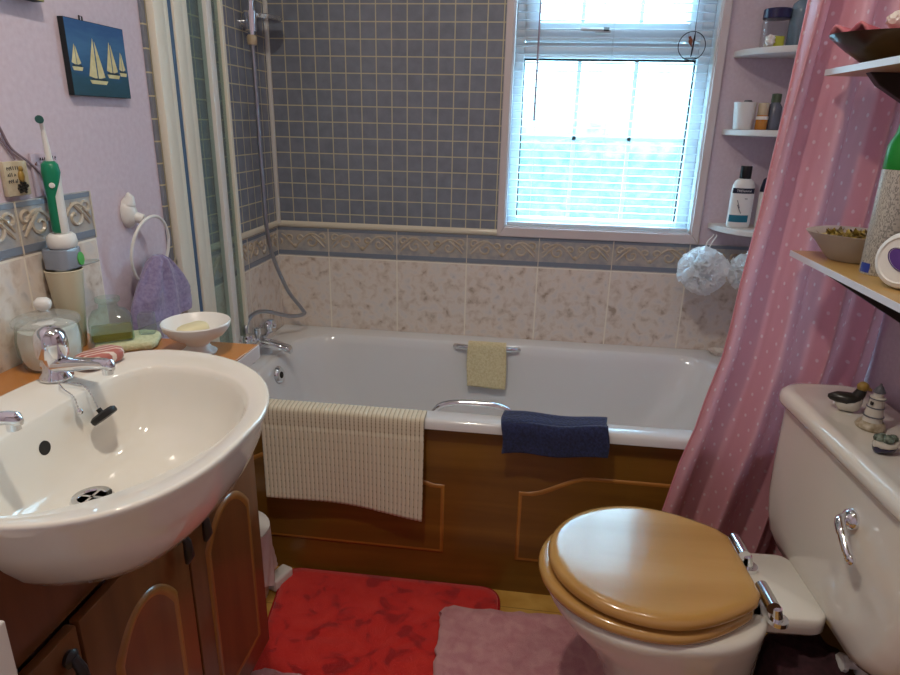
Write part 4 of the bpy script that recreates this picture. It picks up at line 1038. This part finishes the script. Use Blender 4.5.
# ================================================================== toilet
TY = -1.105
toi = empty('toilet', (1.352, TY, 0), 'white toilet with polished pine seat, its cistern against the right wall', 'toilet')
toi.rotation_euler = (0, 0, math.radians(3.0)); ORG['toilet'] = Vector((1.350, TY, 0))
def egg(xf, xb, hw, z, nn=56, pb=2.6, xm=None):
    """seen from above: a long rounded nose to -x, a squarer back to +x"""
    xm = xm if xm is not None else xf+(xb-xf)*.46
    pts = []
    for i in range(nn):
        a = 2*PI*i/nn; c, q = math.cos(a), math.sin(a)
        if c < 0: pts.append((xm+(xm-xf)*c, TY+hw*q, z))
        else: pts.append((xm+(xb-xm)*abs(c)**(2/pb), TY+hw*math.copysign(abs(q)**(2/pb), q), z))
    return pts
b = B()
b.loft([egg(1.10, 1.44, .118, .0445), egg(1.105, 1.44, .118, .06), egg(1.13, 1.42, .104, .10), egg(1.125, 1.41, .106, .17), egg(1.095, 1.405, .122, .24), egg(1.045, 1.405, .148, .31), egg(1.005, 1.405, .170, .36), egg(.988, 1.405, .180, .39), egg(.984, 1.405, .183, .405), egg(.990, 1.40, .179, .414), egg(1.0, 1.39, .17, .416)])
# flat back shelf that carries the hinges and cistern
sh_ = []
for s_, z in ((.90, .372), (1, .384), (1, .405), (.985, .413), (.95, .416)):
    sh_.append([(1.425+(x-1.425)*s_, TY+(y-TY)*s_, z) for x, y, _ in rrect(1.33, 1.505, TY-.088, TY+.108, .03, z, 6)])
b.loft(sh_)
b.loft([[(1.36+(x-1.36)*s_, TY+(y-TY)*s_, z) for x, y, _ in rrect(1.27, 1.42, TY-.06, TY+.06, .05, z, 6)] for s_, z in ((1.0, .0445), (1.0, .2), (1.05, .38))])
b.build('pan', 'ceramic', toi, angle=60)
def cis(y, x0, z): return rrect(x0, 1.676, TY-y, TY+y, .055 if y > .1 else .02, z, 7)
b = B(); b.loft([cis(.130, 1.535, .386), cis(.168, 1.518, .388), cis(.205, 1.504, .398), cis(.234, 1.497, .422), cis(.256, 1.496, .455), cis(.272, 1.497, .50), cis(.282, 1.500, .57), cis(.287, 1.502, .64), cis(.290, 1.504, .702)])
cist = b.build('cistern', 'ceramic', toi, angle=60)
b = B(); LY = .304
def lidr(d, z): return rrect(1.490+d, 1.680, TY-LY+d, TY+LY-d, .062-d*.5, z, 8)
b.loft([lidr(.008, .7025), lidr(.002, .705), lidr(0, .711), lidr(0, .722), lidr(.003, .730), lidr(.010, .736), lidr(.020, .7385), lidr(.026, .7375), lidr(.040, .7372)])
b.build('cistern_lid', 'ceramic', toi, angle=60)
# flush lever
b = B(); b.lathe([(.019, 0), (.0195, .004), (.016, .012), (.010, .016), (.0005, .017)], (1.5015, -1.180, .628), 24, (-1, 0, .05))
b.tube(smooth_path([(1.484, -1.180, .630), (1.474, -1.190, .628), (1.470, -1.212, .616), (1.469, -1.236, .600), (1.471, -1.246, .592)], 6), [.009]*12+[.0075]*12+[.009], 12)
b.ball((1.471, -1.246, .592), .0105, (.8, 1, 1), 2)
b.build('flush_lever', 'chrome', toi)
# seat ring and lid
def seat_out(z, d=0, xb=1.364, nose=.968, hwm=.184):
    pts = []; xm = 1.185
    def half(x):
        t = (x-xm)/(xb-xm); return hwm-(hwm-.098)*max(0, t)**1.8
    for i in range(33):
        a = PI/2+PI*i/32; pts.append((xm+(xm-nose)*math.cos(a), TY+hwm*math.sin(a)))
    for i in range(1, 13):
        x = xm+(xb-xm)*i/12; pts.append((x if i < 12 else xb-.006, TY-half(x)+(.004 if i == 12 else 0)))
    pts.append((xb, TY-half(xb)+.014)); pts.append((xb, TY+half(xb)-.014))
    for i in range(12, 0, -1):
        x = xm+(xb-xm)*i/12; pts.append((x if i < 12 else xb-.006, TY+half(x)-(.004 if i == 12 else 0)))
    cx, cy = 1.18, TY; k = .19
    return [(cx+(x-cx)*(1-d/k), cy+(y-cy)*(1-d/k), z) for x, y in pts]
b = B(); b.loft([seat_out(.4195, .008), seat_out(.422, .002), seat_out(.430, 0), seat_out(.438, .003), seat_out(.4405, .010), seat_out(.4405, .055), seat_out(.436, .062), seat_out(.424, .064), seat_out(.4195, .058), seat_out(.4195, .008)], False, False)
b.build('seat_ring', 'pine', toi, angle=60)
b = B(); kw = dict(xb=1.370, nose=.986, hwm=.180)
b.loft([seat_out(.4490, .008, **kw), seat_out(.4500, .002, **kw), seat_out(.4555, 0, **kw), seat_out(.4635, .002, **kw), seat_out(.4690, .008, **kw), seat_out(.4713, .017, **kw), seat_out(.4717, .026, **kw), seat_out(.4717, .06, **kw), seat_out(.4717, .12, **kw)])
b.build('seat_lid', 'pine', toi, angle=60)
for y in (TY+.074, TY-.074):
    b = B(); b.tube([(1.386, y-.030, .450), (1.386, y+.030, .450)], .0125, 18); b.tube([(1.400, y-.026, .4165), (1.400, y-.026, .4255)], .018, 18); b.tube([(1.398, y-.026, .425), (1.394, y-.026, .448)], [.011, .009], 16)
    b.build('hinge', 'chrome', toi)
B().tube([(1.66, TY-.02, .04), (1.66, TY-.02, .395)], .011, 10).build('inlet_pipe', 'white_plastic', toi) if False else None
vb = empty('angle_valve', (1.585, -1.18, .30), 'white plastic pipe valve under the cistern', 'valve')
b = B(); b.tube([(1.585, -1.18, .3005), (1.585, -1.18, .345)], .012, 12); b.build('valve_body', 'white_plastic', vb)
b = B(); b.tube([(1.550, -1.18, .320), (1.585, -1.18, .320)], .009, 10); b.lathe([(.001, 0), (.018, .001), (.018, .010), (.010, .012), (.0005, .012)], (1.553, -1.18, .320), 8, (-1, 0, .2)); b.build('valve_handle', 'white_plastic', vb)
# dark cloth behind the pan
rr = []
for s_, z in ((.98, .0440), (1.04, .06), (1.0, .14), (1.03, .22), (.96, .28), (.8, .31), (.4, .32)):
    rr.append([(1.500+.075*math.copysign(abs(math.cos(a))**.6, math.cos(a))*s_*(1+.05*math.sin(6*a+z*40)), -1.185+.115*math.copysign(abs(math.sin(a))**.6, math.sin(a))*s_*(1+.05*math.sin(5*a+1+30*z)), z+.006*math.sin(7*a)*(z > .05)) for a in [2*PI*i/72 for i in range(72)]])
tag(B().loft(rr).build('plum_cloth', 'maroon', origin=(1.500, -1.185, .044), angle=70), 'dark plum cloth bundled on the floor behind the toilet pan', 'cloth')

# ornaments on the cistern lid
LZ = .7375
dk = empty('duck_ornament', (1.568, -.945, LZ), 'small dark and white duck ornament at the far end of the cistern lid', 'ornament')
def loftx(c, ang, secs_, nn=18):
    d = Vector((math.cos(ang), math.sin(ang), 0)); n_ = Vector((-math.sin(ang), math.cos(ang), 0)); out = []
    for t, hw, zc, hh in secs_:
        t *= .82; hw *= .92; p = Vector(c)+d*t; out.append([p+n_*(hw*math.cos(2*PI*i/nn))+Vector((0, 0, zc+hh*math.sin(2*PI*i/nn))) for i in range(nn)])
    return out
A_ = -.30
DC = (1.568, -.945, LZ+.0002)
q = B(); q.loft(loftx(DC, A_, [(-.026, .006, .022, .010), (-.016, .014, .018, .0175), (.0, .019, .0178, .0176), (.016, .018, .018, .0178), (.026, .012, .022, .017), (.031, .004, .027, .010)])); q.build('white_body', 'white_glaze', dk)
q = B(); q.loft(loftx(DC, A_, [(-.044, .002, .027, .003), (-.038, .008, .026, .007), (-.024, .0155, .027, .011), (-.004, .0200, .026, .013), (.012, .0190, .029, .010), (.024, .0135, .033, .007), (.030, .003, .036, .002)])); q.build('dark_wings', 'black_glaze', dk)
dh = Vector((math.cos(A_), math.sin(A_), 0)); dp = Vector(DC)
q = B(); q.tube([dp+dh*.013+Vector((0, 0, .030)), dp+dh*.018+Vector((0, 0, .042)), dp+dh*.020+Vector((0, 0, .050))], [.012, .0105, .009], 14); q.build('dark_neck', 'black_glaze', dk)
q = B(); q.ball(dp+dh*.020+Vector((0, 0, .056)), .0105, (1.05, 1, 1.0), 3); q.tube([dp+dh*.027+Vector((0, 0, .054)), dp+dh*.036+Vector((0, 0, .051))], [.005, .0025], 10); q.build('tan_head', 'tan_glaze', dk)
lh = empty('lighthouse_ornament', (1.581, -1.020, LZ), 'small white lighthouse ornament with dark rings on the cistern lid', 'ornament')
c_ = (1.581, -1.020, LZ+.0002)
q = B(); q.lathe([(.001, 0), (.024, 0), (.0255, .004), (.023, .010), (.018, .015), (.001, .017)], c_, 26, None, 1, 1.05)
for v in q.bm.verts: v.co += Vector((noise.noise(v.co*70), noise.noise(v.co*70+Vector((5, 0, 0))), 0))*.0025
q.build('rock_base', 'stone', lh)
B().lathe([(.0175, .012), (.0165, .02), (.0125, .058), (.0135, .060), (.0135, .063), (.010, .064)], c_, 28).build('tower', 'white_glaze', lh)
for r, z in ((.0172, .026), (.0148, .044), (.0137, .0615)):
    B().lathe([(r-.001, z-.0012), (r+.0006, z-.0008), (r+.0006, z+.0008), (r-.001, z+.0012)], c_, 28, cap=False).build('dark_ring', 'grey_glaze', lh)
q = B(); q.lathe([(.0085, .063), (.0085, .074)], c_, 20); q.build('lantern', 'white_glaze', lh)
q = B(); q.lathe([(.0105, .073), (.0105, .075), (.006, .083), (.002, .088), (.002, .090), (.0005, .091)], c_, 22); q.build('dark_cap', 'grey_glaze', lh)
q = B(); q.box(1.569-.0015, 1.569+.0015, -1.030, -1.024, LZ+.050, LZ+.056); q.build('window_mark', 'black_glaze', lh)
q = B(); q.box(1.601, 1.604, -1.014, -1.008, LZ+.040, LZ+.050); q.build('orange_mark', 'tan_glaze', lh) if False else q.bm.free()
fb = empty('boat_ornament', (1.556, -1.122, LZ), 'small navy and white boat-shaped ornament with green figures, nearest the front of the lid', 'ornament')
q = B(); q.loft(loftx((1.556, -1.122, LZ+.0002), .22, [(-.026, .004, .014, .008), (-.020, .012, .011, .011), (-.006, .017, .010, .010), (.010, .016, .0105, .0103), (.022, .009, .013, .010), (.030, .002, .018, .006)])); q.build('hull', 'navy_hull', fb)
q = B(); q.loft(loftx((1.556, -1.122, LZ+.0002), .22, [(-.027, .004, .018, .006), (-.020, .0135, .016, .0065), (-.006, .0185, .015, .006), (.010, .0175, .0155, .006), (.023, .010, .018, .006), (.031, .002, .022, .004)])); q.build('white_gunwale', 'white_glaze', fb)
q = B()
for dx, dy, r in ((-.012, .003, .009), (.001, -.002, .010), (.012, .004, .0085), (-.004, .008, .008)): q.ball((1.556+dx, -1.122+dy, LZ+.026), r, (1, 1, .9), 2)
q.build('green_figures', 'moss', fb)
gf = B().ball((1.546, -1.222, LZ+.0085), .0085, (1.3, 1, 1), 2).build('green_pebble', plain('green_glaze', '#2f6a4e', .3), origin=(1.546, -1.222, LZ)); tag(gf, 'small dark green glazed piece at the near edge of the cistern lid', 'ornament')

# ================================================================== shower curtain
EDGE = [(.20, 1.252), (.334, 1.276), (.40, 1.288), (.505, 1.306), (.596, 1.329), (.683, 1.343), (.783, 1.362), (.86, 1.368), (.956, 1.373), (1.037, 1.381), (1.105, 1.389), (1.239, 1.399), (1.366, 1.409), (1.515, 1.419), (1.97, 1.455)]
REDGE = [(.20, 1.650), (.505, 1.680), (.8, 1.694), (1.2, 1.696), (1.97, 1.696)]
cu = empty('shower_curtain', (1.57, -.755, .24), 'pink shower curtain with white spots, gathered at the right-hand end of the bath', 'curtain')
def cur(u, v):
    zb = .338-.115*min(1, u*1.7)**1.1+.006*math.sin(20*u)
    z = 1.97+(zb-1.97)*v
    xl, xr = lerp_tab(EDGE, z), lerp_tab(REDGE, z)
    spread = .3+.7*min(1, v*1.3)
    ph = 2*PI*(3.6*u+.16*math.sin(6*u+1.5*v))+.6*v
    x = xl+(xr-xl)*(u+.010*math.sin(2*ph))
    amp = .029+.007*math.sin(3*u+2)
    sn = math.sin(ph+2.4); y = -.765+amp*1.12*(math.copysign(abs(sn)**.8, sn))+.006*math.sin(2.3*ph+1+3*v)+.003*math.sin(17*v+9*u)
    if z < .56: y = min(y, -.7325)
    return (x, y, z)
q = B(); q.grid(cur, 150, 90, lambda u, v: (u*.74, v*1.72))
q.build('curtain_cloth', 'curtain', cu, angle=180)
q = B(); q.tube([cur(0.0, v/120) for v in range(121)], .0028, 6)
q.tube([cur(u/150, 1.0) for u in range(151)], .0030, 6)
q.build('hem', plain('pink_hem', '#c98590', .7), cu)
rl = B(); rl.tube([(.0, -.72, 1.985), (W, -.72, 1.985)], .012, 14); 
rail = tag(rl.build('curtain_rail', 'white_plastic', origin=(.85, -.72, 1.973)), 'white curtain rail across the bath above the picture', 'rail')
for k in range(8):
    u = (k+.3)/8; p = Vector(cur(u, 0))
    q = B().tube([Vector((p.x, p.y+(-.735-p.y)*0, 1.960)), Vector((p.x, p.y, 1.975)), Vector((p.x, -.742, 1.996)), Vector((p.x, -.72, 2.002)), Vector((p.x, -.7035, 1.990))], .0022, 6)
    q.build('hook', 'white_plastic', cu)

# ================================================================== shelves on the right wall
def wall_shelf(z, label, ys):
    t = empty('wall_shelf', (W-.13, -1.2, z-.02), label, 'shelf', 'pine wall shelves with pale edges')
    bd = B().box(1.452, W-.0015, -1.60, -.826, z-.012, z, .0015).build('board', 'shelf_wood', t)
    B().box(1.4495, 1.452, -1.60, -.826, z-.0115, z-.0005).build('front_edging', 'shelf_edge', t, smooth=False)
    B().box(1.452, W-.0015, -.826, -.8245, z-.0115, z-.0005).build('end_edging', 'shelf_edge', t, smooth=False) if z > 1.2 else None
    for y in ys:
        h = .155
        b = B(); b.prism([(1.48, z-.0125), (W-.0015, z-.0125), (W-.0015, z-.0125-h), (W-.020, z-.0125-h), (W-.035, z-.13), (1.50, z-.034)], y-.010, y+.010, 'y')
        br = b.build('bracket', 'black_iron', t, smooth=False, bevel=.002)
        q = B(); q.lathe([(.001, .003), (.005, .002), (.0055, 0)], (W-.021, y-.0, z-.165), 12, (-1, 0, 0)); q.build('screw', 'dull_metal', br)
    return t
wall_shelf(1.038, 'lower pine wall shelf holding the frosted glass bowl', (-.885, -1.45))
wall_shelf(1.384, 'upper pine wall shelf holding the dark wooden bowl', (-.93, -1.45))
SZ = 1.0383
bw = empty('frosted_bowl', (1.531, -.915, 1.038), 'flared frosted glass bowl of dried petals on the lower wall shelf', 'bowl')
def bowl_loft(c, prof, lob=0, nn=48, sx=1, sy=1):
    rr = []
    for r, z in prof: rr.append([(c[0]+sx*r*math.cos(2*PI*i/nn)*(1+lob*math.cos(4*2*PI*i/nn)*min(1, z/.05)), c[1]+sy*r*math.sin(2*PI*i/nn)*(1+lob*math.cos(4*2*PI*i/nn)*min(1, z/.05)), c[2]+z) for i in range(nn)])
    return B().loft(rr)
bowl_loft((1.531, -.912, SZ), [(.001, 0), (.040, 0), (.045, .003), (.064, .028), (.084, .051), (.086, .053), (.082, .053), (.062, .031), (.042, .006), (.001, .005)], .04).build('bowl_wall', 'frost', bw, angle=60)
def leaf_fill(c, r, z, n_, seed, mat, thick=.006, size=.012):
    rnd = random.Random(seed); b = B()
    for k in range(n_):
        a = rnd.uniform(0, 2*PI); d = r*math.sqrt(rnd.random()); p = Vector((c[0]+d*math.cos(a), c[1]+d*math.sin(a), z+thick*(1-(d/r)**2)+rnd.uniform(-.004, .003)))
        u = Vector((rnd.uniform(-1, 1), rnd.uniform(-1, 1), rnd.uniform(-.4, .4))).normalized(); v = u.cross(Vector((0, 0, 1))).normalized(); w_ = u.cross(v)
        L = size*rnd.uniform(.6, 1.2)
        b.grid(lambda s, q: p+u*(L*(s-.5)*2)+v*(L*.45*(q-.5)*2*math.sin(PI*max(.04, min(.96, s))))+w_*(L*.25*math.sin(PI*s)), 4, 2)
    return b
pot_m = noisy('dried_petal_mix', [(.35, '#5a4824'), (.5, '#8f7a34'), (.62, '#b8a44e'), (.7, '#d8cf9a')], 70, 2, .6)
q = leaf_fill((1.531, -.912), .062, 1.083, 160, 4, None)
q.lathe([(.001, .006), (.042, .008), (.062, .032), (.068, .042), (.001, .046)], (1.531, -.912, SZ), 30)
pp = q.build('dried_petals', pot_m, origin=(1.531, -.912, 1.046)); tag(pp, 'mixed dried petals and seed pods filling the frosted glass bowl', 'potpourri', kind='stuff')
can = empty('spray_can', (1.522, -1.035, 1.038), 'tall grey-labelled can with green top on the lower wall shelf', 'can')
c_ = (1.522, -1.035, SZ)
B().lathe([(.001, 0), (.029, 0), (.0305, .003), (.0305, .175), (.029, .178)], c_, 36).build('can_body', 'can_label', can)
B().lathe([(.0295, .176), (.0305, .178), (.030, .215), (.022, .235), (.018, .262), (.012, .268), (.0005, .269)], c_, 30).build('green_top', 'green_cap', can)
q = B(); q.grid(lambda u, v: (c_[0]+.0308*math.cos(PI*.98+.42*PI*u*.5), c_[1]+.0308*math.sin(PI*.98+.42*PI*u*.5), SZ+.004+.016*v), 8, 2); q.build('blue_corner_mark', plain('blue_print', '#2a3f9a', .4), can)
tb_ = empty('white_tub', (1.498, -1.150, 1.038), 'round white tub standing on edge with a violet label on the lower wall shelf', 'tub')
ax = Vector((-.86, -.50, .08)).normalized(); c0 = Vector((1.500, -1.150, SZ+.0455))
B().lathe([(.001, -.020), (.038, -.020), (.044, -.015), (.045, -.008), (.045, .006), (.042, .013), (.036, .016), (.034, .0135), (.001, .0135)], c0, 40, ax).build('tub_body', 'white_plastic', tb_)
B().lathe([(.0005, .0148), (.022, .0146), (.023, .0136)], c0, 32, ax, .62, 1.0).build('violet_label', 'purple_foil', tb_)
q = B(); q.lathe([(.0235, .0136), (.0245, .0156), (.026, .0136)], c0, 32, ax, .62, 1.0, cap=False); q.build('silver_rim', 'chrome', tb_)
db_ = empty('wooden_bowl', (1.562, -.910, 1.384), 'dark wooden bowl with pink cloth and shells on the upper wall shelf', 'bowl')
bowl_loft((1.562, -.910, 1.3842), [(.001, 0), (.070, 0), (.080, .004), (.110, .024), (.138, .046), (.140, .050), (.134, .050), (.106, .030), (.074, .010), (.001, .008)], 0, 48, 1.04, .68).build('bowl_wall', 'dark_wood', db_, angle=60)
q = B()
def clfn(u, v):
    a = 2*PI*u; r = .006+.128*v; return (1.562+1.03*r*math.cos(a)*(1+.05*math.sin(5*a)), -.910+.66*r*math.sin(a)*(1+.05*math.cos(4*a)), 1.428+.006*math.sin(9*a)*v*v+.006*math.sin(4*a+1)*v+.010*(v**3)+.004*math.sin(13*a+5*v))
q.grid(clfn, 90, 16); o = q.build('pink_cloth', 'rosecloth', origin=(1.562, -.910, 1.40), angle=180, solid=.004); tag(o, 'crumpled rose-pink cloth lining the dark wooden bowl', 'cloth')
q = B().ball((1.520, -.925, 1.456), .021, (1.1, 1.1, .75), 3, lambda v: 1+.10*math.sin(10*math.atan2(v.y, v.x))); tag(q.build('seashell', 'shell', origin=(1.520, -.925, 1.44)), 'pale ridged seashell on the pink cloth in the dark bowl', 'shell')
